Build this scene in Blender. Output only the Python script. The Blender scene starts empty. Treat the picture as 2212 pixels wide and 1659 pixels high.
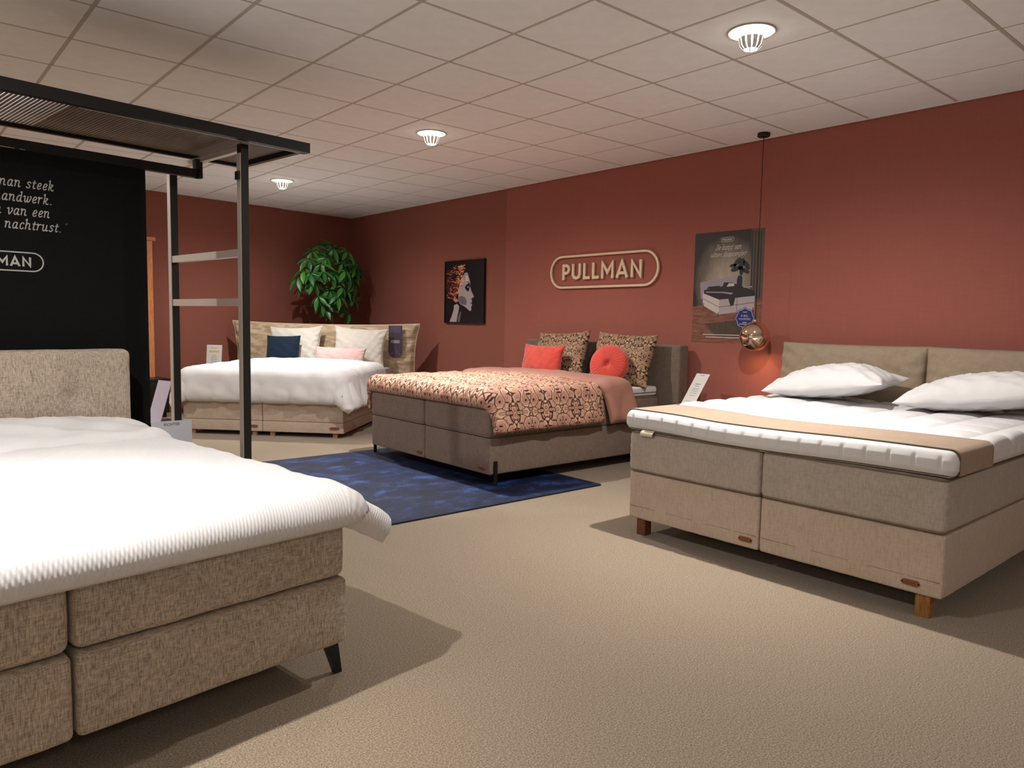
import bpy, bmesh, math, random
import numpy as np
from mathutils import Vector, Matrix

random.seed(7)
PI = math.pi
S = bpy.context.scene
COL = S.collection

# ------------------------------------------------------------------ camera, world, exposure, light
CAM_H = 1.26
CEIL = 2.83
cam_d = bpy.data.cameras.new('camera')
cam = bpy.data.objects.new('camera', cam_d)
COL.objects.link(cam)
F_PX = 1598.92
cam_d.sensor_fit = 'HORIZONTAL'
cam_d.sensor_width = 36.0
cam_d.lens = F_PX / 2212.0 * 36.0
cam_d.clip_start = 0.05
YAW, PITCH, ROLL = 0.7120, -0.0831, 0.0186
fw = Vector((math.sin(YAW) * math.cos(PITCH), math.cos(YAW) * math.cos(PITCH), math.sin(PITCH)))
rt = Vector((math.cos(YAW), -math.sin(YAW), 0.0))
up = rt.cross(fw)
r2 = rt * math.cos(ROLL) + up * math.sin(ROLL)
u2 = -rt * math.sin(ROLL) + up * math.cos(ROLL)
M = Matrix((r2, u2, -fw)).transposed().to_4x4()
M.translation = Vector((0, 0, CAM_H))
cam.matrix_world = M
S.camera = cam

w = bpy.data.worlds.new('world')
S.world = w
w.use_nodes = True
w.node_tree.nodes['Background'].inputs[0].default_value = (1.0, 0.9, 0.8, 1)
w.node_tree.nodes['Background'].inputs[1].default_value = 0.05

S.view_settings.view_transform = 'Standard'
S.view_settings.look = 'None'
S.view_settings.gamma = 1.0
S.view_settings.use_curve_mapping = False
S.view_settings.exposure = -0.12

LAMP_WIDE = 235.0      # broad part of each downlight's beam, watts
LAMP_NARROW = 230.0    # hot centre of each downlight's beam, watts
LAMP_COL = (1.0, 0.965, 0.925)
LAMPS = [(3.62, 2.29, 1), (3.62, 5.29, 1), (3.62, 8.29, .85), (0.02, 2.29, 1), (0.02, 5.29, 1), (0.02, 8.29, 1),
         (-3.58, 2.29, 1), (-3.58, 5.29, 1), (0.02, -1.91, .32), (3.62, -1.91, .42), (-3.58, -1.91, .4)]  # unseen downlights on this line are added as fill light

# ------------------------------------------------------------------ helpers
def tag(o, label=None, cat=None, group=None, kind=None):
    if label: o['label'] = label
    if cat: o['category'] = cat
    if group: o['group'] = group
    if kind: o['kind'] = kind
    return o

def empty(name, loc=(0, 0, 0), rz=0.0, label=None, cat=None, group=None, kind=None):
    o = bpy.data.objects.new(name, None)
    o.empty_display_size = 0.1
    COL.objects.link(o)
    o.location = loc
    o.rotation_euler = (0, 0, rz)
    return tag(o, label, cat, group, kind)

def link(name, me, mat, parent=None, loc=None, rot=None, smooth=False, label=None, cat=None, group=None, kind=None):
    o = bpy.data.objects.new(name, me)
    COL.objects.link(o)
    if mat is not None and len(me.materials) == 0:
        me.materials.append(mat)
    if parent is not None: o.parent = parent
    if loc is not None: o.location = loc
    if rot is not None: o.rotation_euler = rot
    if smooth:
        me.polygons.foreach_set('use_smooth', [True] * len(me.polygons))
    return tag(o, label, cat, group, kind)

def pyd(name, verts, faces, mats=None, fmat=None):
    me = bpy.data.meshes.new(name)
    me.from_pydata([tuple(float(c) for c in v) for v in verts], [], faces)
    me.update()
    return me

def fix_normals(me):
    bm = bmesh.new(); bm.from_mesh(me)
    bmesh.ops.recalc_face_normals(bm, faces=bm.faces[:])
    bm.to_mesh(me); bm.free()
    return me

class MB:
    """collects boxes, prisms, tubes into one mesh"""
    def __init__(s): s.v = []; s.f = []
    def add(s, v, f):
        n = len(s.v); s.v += [tuple(p) for p in v]; s.f += [tuple(i + n for i in q) for q in f]; return s
    def box(s, x0, x1, y0, y1, z0, z1):
        v = [(x0, y0, z0), (x1, y0, z0), (x1, y1, z0), (x0, y1, z0), (x0, y0, z1), (x1, y0, z1), (x1, y1, z1), (x0, y1, z1)]
        return s.add(v, [(0, 3, 2, 1), (4, 5, 6, 7), (0, 1, 5, 4), (1, 2, 6, 5), (2, 3, 7, 6), (3, 0, 4, 7)])
    def tube(s, pts, r, n=8, closed=False, caps=True):
        P = [Vector(p) for p in pts]; N = len(P); rings = []
        prev = None
        for i in range(N):
            if closed: t = P[(i + 1) % N] - P[i - 1]
            else: t = P[min(i + 1, N - 1)] - P[max(i - 1, 0)]
            t.normalize()
            if prev is None:
                a = Vector((0, 0, 1)) if abs(t.z) < .9 else Vector((1, 0, 0))
                a = (a - t * a.dot(t)).normalized()
            else:
                a = (prev - t * prev.dot(t)).normalized()
            prev = a; b = t.cross(a)
            rr = r[i] if isinstance(r, (list, tuple)) else r
            rings.append([P[i] + (a * math.cos(2 * PI * k / n) + b * math.sin(2 * PI * k / n)) * rr for k in range(n)])
        v = [p for rg in rings for p in rg]; f = []
        for i in range(N if closed else N - 1):
            j = (i + 1) % N
            for k in range(n):
                f.append((i * n + k, i * n + (k + 1) % n, j * n + (k + 1) % n, j * n + k))
        if not closed and caps:
            f.append(tuple(range(n))[::-1]); f.append(tuple((N - 1) * n + k for k in range(n)))
        return s.add(v, f)
    def lathe(s, prof, n=32, cx=0, cy=0):
        v = []; f = []
        for (r, z) in prof:
            for k in range(n):
                v.append((cx + r * math.cos(2 * PI * k / n), cy + r * math.sin(2 * PI * k / n), z))
        for i in range(len(prof) - 1):
            for k in range(n):
                f.append((i * n + k, i * n + (k + 1) % n, (i + 1) * n + (k + 1) % n, (i + 1) * n + k))
        return s.add(v, f)
    def poly(s, pts, t0, t1, plane='xy'):
        """extruded polygon; plane xy: thickness along z"""
        n = len(pts)
        v = [(p[0], p[1], t0) for p in pts] + [(p[0], p[1], t1) for p in pts]
        f = [tuple(range(n))[::-1], tuple(range(n, 2 * n))] + [(i, (i + 1) % n, n + (i + 1) % n, n + i) for i in range(n)]
        return s.add(v, f)
    def mesh(s, name='mesh'):
        return fix_normals(pyd(name, s.v, s.f))
    def obj(s, name, mat, parent=None, bevel=0.0, seg=2, smooth=False, **k):
        me = s.mesh(name)
        if bevel > 0:
            bm = bmesh.new(); bm.from_mesh(me)
            bmesh.ops.bevel(bm, geom=[e for e in bm.edges], offset=bevel, segments=seg, profile=0.5, affect='EDGES')
            bm.to_mesh(me); bm.free()
        o = link(name, me, mat, parent, smooth=smooth, **k)
        return o

def box(name, mat, x0, x1, y0, y1, z0, z1, parent=None, bevel=0.0, **k):
    return MB().box(x0, x1, y0, y1, z0, z1).obj(name, mat, parent, bevel, **k)

def softbox_mesh(name, w, l, h, r, nx=20, ny=20, nz=6, bulge=(0, 0, 0), disp=None, rz=None):
    """upholstered block centred in x/y, z from 0 to h; rounded edges radius r; optional bulge and displacement(p, n)->dist"""
    vs = {}; V = []; Fc = []
    def idx(p):
        k = (round(p[0], 5), round(p[1], 5), round(p[2], 5))
        if k not in vs:
            vs[k] = len(V); V.append(p)
        return vs[k]
    def lin(n, half):
        m = half - r
        a = np.concatenate([np.linspace(-half, -m, 4)[:-1], np.linspace(-m, m, n), np.linspace(m, half, 4)[1:]])
        return a
    X = lin(nx, w / 2); Y = lin(ny, l / 2); Z = lin(nz, h / 2)
    def face(A, B, fn):
        for i in range(len(A) - 1):
            for j in range(len(B) - 1):
                Fc.append((idx(fn(A[i], B[j])), idx(fn(A[i + 1], B[j])), idx(fn(A[i + 1], B[j + 1])), idx(fn(A[i], B[j + 1]))))
    face(X, Y, lambda a, b: (a, b, h / 2)); face(X, Y, lambda a, b: (a, b, -h / 2))
    face(X, Z, lambda a, b: (a, l / 2, b)); face(X, Z, lambda a, b: (a, -l / 2, b))
    face(Y, Z, lambda a, b: (w / 2, a, b)); face(Y, Z, lambda a, b: (-w / 2, a, b))
    P = np.array(V, float)
    H = np.array([w / 2 - r, l / 2 - r, h / 2 - r])
    Q = np.clip(P, -H, H)
    D = P - Q
    L = np.linalg.norm(D, axis=1); L[L < 1e-9] = 1
    N = D / L[:, None]
    P = Q + N * r
    hw = np.array([w / 2, l / 2, h / 2])
    U = np.clip(P / hw, -1, 1)
    for ax in range(3):
        o = [a for a in range(3) if a != ax]
        P[:, ax] += np.sign(U[:, ax]) * bulge[ax] * (np.abs(N[:, ax]) > .5) * (1 - U[:, o[0]] ** 2) ** .5 * (1 - U[:, o[1]] ** 2) ** .5
    if disp is not None:
        P = P + N * disp(P, N)[:, None]
    P[:, 2] += h / 2
    return fix_normals(pyd(name, P, Fc))

def softbox(name, mat, w, l, h, r, parent=None, loc=(0, 0, 0), rot=None, **k):
    keys = ('nx', 'ny', 'nz', 'bulge', 'disp')
    a = {q: k.pop(q) for q in keys if q in k}
    me = softbox_mesh(name, w, l, h, r, **a)
    return link(name, me, mat, parent, loc=loc, rot=rot, smooth=True, **k)

def rrect(w, l, r, n=6):
    pts = []
    for (cx, cy, a0) in ((w / 2 - r, l / 2 - r, 0), (-w / 2 + r, l / 2 - r, 90), (-w / 2 + r, -l / 2 + r, 180), (w / 2 - r, -l / 2 + r, 270)):
        for i in range(n + 1):
            a = math.radians(a0 + 90 * i / n)
            pts.append((cx + r * math.cos(a), cy + r * math.sin(a)))
    return pts

def hashn(a, b, s=0.0):
    """cheap smooth pseudo noise on arrays"""
    return (np.sin(a * 1.7 + b * 2.3 + s) + np.sin(a * 3.1 - b * 1.9 + 1.3 * s + 1.0) * .6 + np.sin(a * .9 + b * 4.7 + 2.1 * s) * .4 + np.sin(-a * 5.3 + b * 3.7 + .7 * s) * .3) / 2.3

def grid_faces(nu, nv, off=0, flip=False):
    f = []
    for i in range(nu - 1):
        for j in range(nv - 1):
            a = off + i * nv + j
            q = (a, a + nv, a + nv + 1, a + 1)
            f.append(q[::-1] if flip else q)
    return f

def pillow_mesh(name, w, h, t, n=28, pinch=.07, seed=0, wr=.006, puff=.5, ear=.0, flange=0.0):
    """cushion lying in the x-y plane, thickness along z"""
    u = np.linspace(-1, 1, n)
    u = np.sign(u) * (1 - (1 - np.abs(u)) ** 1.35)
    U, Vv = np.meshgrid(u, u, indexing='ij')
    X = w / 2 * U * (1 - pinch * (1 - Vv ** 2) * np.abs(U)) * (1 + ear * (np.abs(U * Vv)) ** 3)
    Y = h / 2 * Vv * (1 - pinch * (1 - U ** 2) * np.abs(Vv)) * (1 + ear * (np.abs(U * Vv)) ** 3)
    fl = flange
    e = np.maximum(np.clip(np.minimum(1 - np.abs(U), 1 - np.abs(Vv)) - fl, 0, 1), 0)
    T = t / 2 * (np.clip((1 - (np.clip(np.abs(U) / (1 - fl), 0, 1)) ** 2.2), 0, 1) ** puff) * (np.clip((1 - (np.clip(np.abs(Vv) / (1 - fl), 0, 1)) ** 2.2), 0, 1) ** puff)
    R = np.sqrt((np.abs(U) ** 4 + np.abs(Vv) ** 4))
    wrk = wr * hashn(X * 22, Y * 22, seed) * np.clip(T / (t / 2) * 2, 0, 1)
    wrk += wr * 1.2 * np.sin(np.arctan2(Vv, U) * 23 + seed) * np.clip(R - .45, 0, 1) * np.clip(T / (t / 2) * 3, 0, 1)
    T1 = T + wrk + .002
    T2 = -(T + wr * hashn(X * 20 + 3, Y * 20, seed + 4) * np.clip(T / (t / 2) * 2, 0, 1)) - .002
    wv = .35 * wr * 4 * hashn(X * 9, Y * 9, seed + 9) * (1 - np.clip(T / (t / 2), 0, 1))
    A = np.stack([X, Y, T1 + wv], -1).reshape(-1, 3); B = np.stack([X, Y, T2 + wv], -1).reshape(-1, 3)
    V = np.concatenate([A, B])
    f = grid_faces(n, n) + grid_faces(n, n, n * n, True)
    ring = [i * n for i in range(n)] + [(n - 1) * n + j for j in range(1, n)] + [i * n + n - 1 for i in range(n - 2, -1, -1)] + [j for j in range(n - 2, 0, -1)]
    for a, b in zip(ring, ring[1:] + ring[:1]):
        f.append((a, b, b + n * n, a + n * n))
    me = fix_normals(pyd(name, V, f))
    return me, [tuple(A[i] * .5 + B[i] * .5) for i in ring]

def stand(o, P, face_dir, tilt, roll=0.0):
    """put a cushion upright: its face (+z) turned to face_dir (angle in xy), leaning back by tilt; P = bottom centre"""
    d = Vector((math.cos(face_dir), math.sin(face_dir), 0))
    z = (d * math.cos(tilt) + Vector((0, 0, 1)) * math.sin(tilt)).normalized()
    y = (Vector((0, 0, 1)) * math.cos(tilt) - d * math.sin(tilt)).normalized()
    x = y.cross(z)
    x2 = x * math.cos(roll) + y * math.sin(roll); y2 = -x * math.sin(roll) + y * math.cos(roll)
    m = Matrix((x2, y2, z)).transposed().to_4x4()
    m.translation = Vector(P)
    o.matrix_world = m
    return o

def drape_mesh(name, x0, x1, y0, y1, z, ol, orr, of, oh, r=.06, flare=.25, thick=.06, ns=90, nt=90, wr=.006, hang=.012, seed=0, crown=0.0, hemw=.10, k=9.0, topnoise=1.0, headpuff=0.0, dcap=9.0):
    """duvet over the block x0..x1, y0..y1 with top at z: overhang left/right/foot/head.
       y0 is the foot.  Returns mesh (closed, with thickness)."""
    def parts(a, b, c, d, n):                    # denser sampling where the cloth turns over an edge
        m = n // 4
        return np.concatenate([np.linspace(a, b, m)[:-1], np.linspace(b, c, n - 2 * m + 2)[:-1], np.linspace(c, d, m)])
    s = parts(x0 - ol, x0 + .13, x1 - .13, x1 + orr, ns)
    t = parts(y0 - of, y0 + .13, y1 + oh - .13, y1 + oh, nt)
    ns, nt = len(s), len(t)
    Sg, Tg = np.meshgrid(s, t, indexing='ij')
    rx0, rx1, ry0, ry1 = x0 + r, x1 - r, y0 + r, y1 - r
    if oh <= 0: ry1 = y1 + 9
    Qx = np.clip(Sg, rx0, rx1); Qy = np.clip(Tg, ry0, ry1)
    dx = Sg - Qx; dy = Tg - Qy
    d = np.hypot(dx, dy); dd = np.where(d < 1e-9, 1, d)
    nx = dx / dd; ny = dy / dd
    d = np.where(d > dcap, dcap + (d - dcap) * .3, d)
    arc = PI / 2 * r
    a = np.clip(d, 0, arc) / r
    ho = r * np.sin(a); ve = -r * (1 - np.cos(a))
    ex = np.clip(d - arc, 0, None)
    fl = flare if np.isscalar(flare) else flare(nx, ny)
    ho = ho + fl * ex; ve = ve - ex * np.sqrt(1 - np.clip(fl, 0, .99) ** 2)
    X = Qx + nx * ho; Y = Qy + ny * ho; Z = z + ve
    cx = (x0 + x1) / 2
    Z = Z + crown * np.clip(1 - ((Sg - cx) / ((x1 - x0) / 2)) ** 2, 0, 1) * np.clip((Tg - y0) / .35, 0, 1)
    # folds on the hanging parts
    along = (rx1 - Qx) + np.where(Qx > cx, -1.0, 1.0) * (Qy - ry0) + .3 * np.arctan2(-nx, -ny + 1e-9)
    hf = np.clip(ex / .15, 0, 1)
    fold = hang * hf * (np.sin(along * k * 2.2 + seed) + .7 * np.sin(along * k * 3.7 + 2 * seed))
    X = X + nx * fold; Y = Y + ny * fold
    P = np.stack([X, Y, Z], -1)
    du = np.gradient(P, axis=0); dv = np.gradient(P, axis=1)
    N = np.cross(du, dv); N /= np.linalg.norm(N, axis=-1, keepdims=True) + 1e-12
    edge = np.minimum(np.minimum(Sg - s[0], s[-1] - Sg), np.minimum(Tg - t[0], t[-1] - Tg))
    e = np.clip(edge / hemw, 0, 1)
    th = thick * np.sqrt(np.clip(1 - (1 - e) ** 2, 0, 1)) + .004
    wrk = wr * (hashn(Sg * 7, Tg * 7, seed) * topnoise + .5 * hashn(Sg * 17, Tg * 15, seed + 2)) * np.clip(e * 1.5, 0, 1)
    O = P + N * (th + wrk)[..., None]
    if headpuff:
        O[..., 2] += headpuff * np.exp(-((Tg - (y1 - .28)) / .22) ** 2) * np.clip(1 - (np.abs(Sg - cx) / ((x1 - x0) / 2)) ** 6, 0, 1)
    I = P + N * .003
    n1 = ns * nt
    V = np.concatenate([O.reshape(-1, 3), I.reshape(-1, 3)])
    f = grid_faces(ns, nt) + grid_faces(ns, nt, n1, True)
    ring = [i * nt for i in range(ns)] + [(ns - 1) * nt + j for j in range(1, nt)] + [i * nt + nt - 1 for i in range(ns - 2, -1, -1)] + [j for j in range(nt - 2, 0, -1)]
    for p, q in zip(ring, ring[1:] + ring[:1]):
        f.append((p, q, q + n1, p + n1))
    me = fix_normals(pyd(name, V, f))
    uv = me.uv_layers.new(name='cloth')
    flat = np.stack([Sg, Tg], -1).reshape(-1, 2); flat = np.concatenate([flat, flat])
    li = np.zeros(len(me.loops), dtype=np.int32); me.loops.foreach_get('vertex_index', li)
    uv.data.foreach_set('uv', flat[li].astype(np.float32).ravel())
    return me

# ------------------------------------------------------------------ materials
def srgb(r, g, b):
    f = lambda c: c / 12.92 if c <= .04045 else ((c + .055) / 1.055) ** 2.4
    return (f(r / 255), f(g / 255), f(b / 255), 1)

def mat_base(name, rough=.6, spec=.3):
    m = bpy.data.materials.new(name); m.use_nodes = True
    nt = m.node_tree; b = nt.nodes['Principled BSDF']
    b.inputs['Roughness'].default_value = rough
    b.inputs['Specular IOR Level'].default_value = spec
    return m, nt, b

def plain(name, col, rough=.5, metal=0.0, spec=.4, emit=None, es=1.0, coat=0.0):
    m, nt, b = mat_base(name, rough, spec)
    b.inputs['Base Color'].default_value = col
    b.inputs['Metallic'].default_value = metal
    b.inputs['Coat Weight'].default_value = coat
    if emit:
        b.inputs['Emission Color'].default_value = emit
        b.inputs['Emission Strength'].default_value = es
    return m

def ramp(nt, fac, stops):
    n = nt.nodes.new('ShaderNodeValToRGB')
    el = n.color_ramp.elements
    while len(el) < len(stops): el.new(.5)
    for e, (p, c) in zip(el, stops):
        e.position = p; e.color = c
    nt.links.new(fac, n.inputs[0])
    return n.outputs[0]

def coords(nt, kind='Object', scale=(1, 1, 1), rot=(0, 0, 0)):
    tc = nt.nodes.new('ShaderNodeTexCoord'); mp = nt.nodes.new('ShaderNodeMapping')
    mp.inputs['Scale'].default_value = scale; mp.inputs['Rotation'].default_value = rot
    nt.links.new(tc.outputs[kind], mp.inputs['Vector'])
    return mp.outputs[0]

def noise(nt, vec, scale, detail=3, rough=.6, dist=0.0):
    n = nt.nodes.new('ShaderNodeTexNoise')
    n.inputs['Scale'].default_value = scale; n.inputs['Detail'].default_value = detail
    n.inputs['Roughness'].default_value = rough; n.inputs['Distortion'].default_value = dist
    nt.links.new(vec, n.inputs['Vector'])
    return n.outputs['Fac']

def math_n(nt, op, a, b=None, c=None):
    n = nt.nodes.new('ShaderNodeMath'); n.operation = op
    for i, v in enumerate((a, b, c)):
        if v is None: continue
        if isinstance(v, (int, float)): n.inputs[i].default_value = v
        else: nt.links.new(v, n.inputs[i])
    return n.outputs[0]

def mixc(nt, fac, a, b, mode='MIX'):
    n = nt.nodes.new('ShaderNodeMix'); n.data_type = 'RGBA'; n.blend_type = mode
    for sock, v in ((n.inputs[0], fac), (n.inputs[6], a), (n.inputs[7], b)):
        if isinstance(v, (int, float)): sock.default_value = v
        elif isinstance(v, tuple): sock.default_value = v
        else: nt.links.new(v, sock)
    return n.outputs[2]

def bump(nt, b, h, strength=.3, dist=.01):
    n = nt.nodes.new('ShaderNodeBump')
    n.inputs['Strength'].default_value = strength; n.inputs['Distance'].default_value = dist
    nt.links.new(h, n.inputs['Height']); nt.links.new(n.outputs[0], b.inputs['Normal'])

def scale_col(c, k): return (min(c[0] * k, 1), min(c[1] * k, 1), min(c[2] * k, 1), 1)

def fabric(name, col, var=.25, scale=260, stretch=(1, 1, 1), rough=.9, bstr=.35, sheen=.15, big=.12):
    """woven upholstery: two crossed stretched noises plus broad tone variation"""
    m, nt, b = mat_base(name, rough, .15)
    v1 = coords(nt, 'Object', (stretch[0] * 1.0, stretch[1] * 1.0, stretch[2] * .12))
    v2 = coords(nt, 'Object', (stretch[0] * .12, stretch[1] * .12, stretch[2] * 1.0))
    n1 = noise(nt, v1, scale, 2); n2 = noise(nt, v2, scale, 2)
    s = math_n(nt, 'ADD', math_n(nt, 'MULTIPLY', n1, .62), math_n(nt, 'MULTIPLY', n2, .38))
    c = ramp(nt, s, [(.36, scale_col(col, 1 - var * 1.5)), (.5, col), (.64, scale_col(col, 1 + var * 1.3))])
    v3 = coords(nt, 'Object'); n3 = noise(nt, v3, 5, 3)
    c2 = mixc(nt, big, c, ramp(nt, n3, [(.3, scale_col(col, .6)), (.7, scale_col(col, 1.35))]))
    nt.links.new(c2, b.inputs['Base Color'])
    b.inputs['Sheen Weight'].default_value = sheen
    bump(nt, b, s, bstr, .002)
    return m

def linen(name, col, scale=90, bstr=.12, rough=.85, var=.05, kind='Object'):
    m, nt, b = mat_base(name, rough, .2)
    v = coords(nt, kind); n = noise(nt, v, scale, 4); n2 = noise(nt, v, 9, 3)
    nt.links.new(ramp(nt, n2, [(.3, scale_col(col, 1 - var)), (.7, scale_col(col, 1 + var))]), b.inputs['Base Color'])
    bump(nt, b, n, bstr, .003)
    b.inputs['Sheen Weight'].default_value = .1
    return m

def wall_mat(name, col, var=.05):
    m, nt, b = mat_base(name, .85, .2)
    v1 = coords(nt, 'Object', (1, 1, .06)); v2 = coords(nt, 'Object', (.06, .06, 1))
    n1 = noise(nt, v1, 130, 3); n2 = noise(nt, v2, 130, 3)
    s = math_n(nt, 'MULTIPLY', math_n(nt, 'ADD', n1, n2), .5)
    nt.links.new(ramp(nt, s, [(.35, scale_col(col, 1 - var)), (.65, scale_col(col, 1 + var))]), b.inputs['Base Color'])
    bump(nt, b, s, .15, .002)
    return m

def carpet_mat(name, c0, c1, c2):
    m, nt, b = mat_base(name, .95, .1)
    v = coords(nt, 'Object')
    n1 = noise(nt, v, 170, 3, .7); n2 = noise(nt, v, 420, 2, .7)
    s = math_n(nt, 'ADD', math_n(nt, 'MULTIPLY', n1, .55), math_n(nt, 'MULTIPLY', n2, .45))
    nt.links.new(ramp(nt, s, [(.41, c0), (.5, c1), (.59, c2)]), b.inputs['Base Color'])
    bump(nt, b, s, .7, .006)
    b.inputs['Sheen Weight'].default_value = .2
    return m

def wood_mat(name, c0, c1, scale=18, axis=(6, 6, .6), rough=.5):
    m, nt, b = mat_base(name, rough, .35)
    v = coords(nt, 'Object', axis)
    n = noise(nt, v, scale, 4, .6, .6)
    nt.links.new(ramp(nt, n, [(.3, c0), (.7, c1)]), b.inputs['Base Color'])
    bump(nt, b, n, .1, .002)
    return m

def paisley_mat(name, light, dark, mid, scale=7.0, kind='UV'):
    """ornamental print: outlined scrolls and medallions, mirrored so that it repeats in symmetric tiles"""
    m, nt, b = mat_base(name, .75, .25)
    tc = nt.nodes.new('ShaderNodeTexCoord')
    mp = nt.nodes.new('ShaderNodeMapping'); mp.inputs['Scale'].default_value = (scale, scale, scale)
    nt.links.new(tc.outputs[kind], mp.inputs['Vector'])
    sp = nt.nodes.new('ShaderNodeSeparateXYZ'); nt.links.new(mp.outputs[0], sp.inputs[0])
    px = math_n(nt, 'PINGPONG', sp.outputs[0], 1.0); py = math_n(nt, 'PINGPONG', sp.outputs[1], 1.35)
    cb = nt.nodes.new('ShaderNodeCombineXYZ'); nt.links.new(px, cb.inputs[0]); nt.links.new(py, cb.inputs[1])
    # distorted voronoi outlines
    nz = nt.nodes.new('ShaderNodeTexNoise'); nz.inputs['Scale'].default_value = 1.6
    nt.links.new(cb.outputs[0], nz.inputs['Vector'])
    add = nt.nodes.new('ShaderNodeVectorMath'); add.operation = 'MULTIPLY_ADD'
    nt.links.new(nz.outputs['Color'], add.inputs[0]); add.inputs[1].default_value = (.55, .55, 0); nt.links.new(cb.outputs[0], add.inputs[2])
    vo = nt.nodes.new('ShaderNodeTexVoronoi'); vo.feature = 'DISTANCE_TO_EDGE'; vo.inputs['Scale'].default_value = 1.9
    nt.links.new(add.outputs[0], vo.inputs['Vector'])
    vf = nt.nodes.new('ShaderNodeTexVoronoi'); vf.feature = 'F1'; vf.inputs['Scale'].default_value = 1.9
    nt.links.new(add.outputs[0], vf.inputs['Vector'])
    line = ramp(nt, vo.outputs['Distance'], [(.03, (0, 0, 0, 1)), (.06, (1, 1, 1, 1))])
    rings = math_n(nt, 'SINE', math_n(nt, 'MULTIPLY', vf.outputs['Distance'], 24.0))
    rl = ramp(nt, rings, [(.0, (1, 1, 1, 1)), (.62, (1, 1, 1, 1)), (.8, (.0, .0, .0, 1))])
    core = ramp(nt, vf.outputs['Distance'], [(.10, (0, 0, 0, 1)), (.15, (1, 1, 1, 1))])
    tone = mixc(nt, math_n(nt, 'MULTIPLY', vf.outputs['Distance'], 1.4), mid, light)
    c = mixc(nt, rl, mixc(nt, .55, tone, dark), tone)
    c = mixc(nt, core, dark, c)
    c = mixc(nt, line, dark, c)
    nt.links.new(c, b.inputs['Base Color'])
    n = noise(nt, coords(nt, 'Object'), 60, 4)
    bump(nt, b, n, .15, .003)
    return m

M_ = {}
M_['floor'] = carpet_mat('beige_carpet', srgb(98, 84, 67), srgb(137, 121, 101), srgb(174, 157, 135))
M_['ceil_tile'] = linen('mineral_tile', srgb(236, 237, 237), scale=160, bstr=.12, var=.03)
M_['ceil_bar'] = plain('grid_paint', srgb(184, 175, 165), .6)
M_['cross'] = plain('cross_bar_paint', srgb(180, 171, 161), .6)
M_['ceil_gap'] = plain('ceiling_void', srgb(104, 95, 86), .9)
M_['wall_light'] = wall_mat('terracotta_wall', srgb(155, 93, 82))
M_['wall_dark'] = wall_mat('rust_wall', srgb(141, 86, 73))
M_['wall_back'] = wall_mat('plain_wall', srgb(232, 226, 218))
M_['black'] = plain('black_metal', srgb(22, 22, 22), .45, 0, .4)
M_['panel'] = fabric('black_panel_cloth', srgb(21, 21, 22), .15, 200, bstr=.1, sheen=.0)
M_['lit_metal'] = plain('lit_frame_metal', srgb(205, 196, 184), .35, .55, .5)  # dark frame metal lightened to the tone of its lit faces
M_['text'] = plain('pale_lettering', srgb(190, 188, 184), .6)
M_['grey_tweed'] = fabric('taupe_tweed', srgb(176, 161, 145), .36, 330, sheen=.1)
M_['bed_m'] = fabric('grey_brown_weave', srgb(128, 110, 98), .16, 190, bstr=.2)
M_['bed_m_dark'] = fabric('grey_headboard_weave', srgb(112, 98, 86), .16, 190, bstr=.2)
M_['beige'] = fabric('beige_weave', srgb(188, 170, 153), .10, 190, bstr=.15)
M_['beige_m'] = fabric('greige_weave', srgb(174, 162, 151), .11, 190, bstr=.15)
M_['beige_hb'] = fabric('khaki_weave', srgb(150, 134, 114), .10, 190, bstr=.15)
M_['bed2'] = fabric('sand_weave', srgb(182, 163, 146), .08, 190, bstr=.12)
M_['piping'] = plain('piping_cord', srgb(122, 104, 86), .8)
M_['piping_dark'] = plain('dark_piping', srgb(92, 82, 72), .8)
M_['white'] = linen('white_cotton', srgb(214, 212, 212), scale=60, bstr=.08, var=.02)
M_['white_duvet'] = linen('white_duvet_cotton', srgb(212, 210, 210), scale=40, bstr=.06, var=.02)
M_['grey_band'] = fabric('taupe_band', srgb(158, 136, 116), .08, 220, bstr=.12)
M_['pillow_cream'] = linen('cream_linen', srgb(200, 194, 184), scale=70, bstr=.1, var=.03)
M_['navy'] = linen('navy_cloth', srgb(8, 27, 44), scale=120, bstr=.15, var=.1)
M_['pink'] = linen('pale_pink_cloth', srgb(204, 172, 168), scale=120, bstr=.1, var=.03)
M_['coral'] = linen('coral_velvet', srgb(200, 72, 60), scale=60, bstr=.12, var=.1)
M_['coral'].node_tree.nodes['Principled BSDF'].inputs['Sheen Weight'].default_value = .5
M_['mauve'] = linen('mauve_sateen', srgb(172, 124, 108), scale=30, bstr=.1, var=.04)
M_['oak'] = wood_mat('oak', srgb(120, 76, 36), srgb(176, 122, 66))
M_['walnut'] = wood_mat('red_brown_wood', srgb(92, 52, 34), srgb(124, 74, 50))
M_['paleleg'] = wood_mat('pale_leg_wood', srgb(150, 112, 92), srgb(180, 140, 116))
M_['pine'] = wood_mat('orange_pine', srgb(178, 106, 62), srgb(214, 144, 92))
M_['leather'] = plain('brown_leather', srgb(142, 86, 50), .55)
M_['leather_dark'] = plain('burnt_lettering', srgb(70, 36, 20), .7)
M_['rivet'] = plain('dark_rivet', srgb(40, 28, 22), .35, .8)
M_['gold'] = plain('champagne_metal', srgb(226, 206, 178), .4, .2, .5)
M_['chrome'] = plain('copper_chrome', srgb(236, 214, 194), .06, 1.0)
M_['paper'] = plain('white_card', srgb(214, 210, 206), .5)
M_['ink'] = plain('grey_ink', srgb(110, 108, 110), .7)
M_['ink_dark'] = plain('dark_ink', srgb(50, 50, 54), .7)
M_['yellow'] = plain('yellow_ink', srgb(226, 176, 66), .6)
M_['acryl'] = plain('lavender_backed_acrylic', srgb(176, 164, 178), .25, 0, .5)
M_['glassy'] = plain('grey_acrylic', srgb(178, 180, 186), .12, 0, .5)
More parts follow.
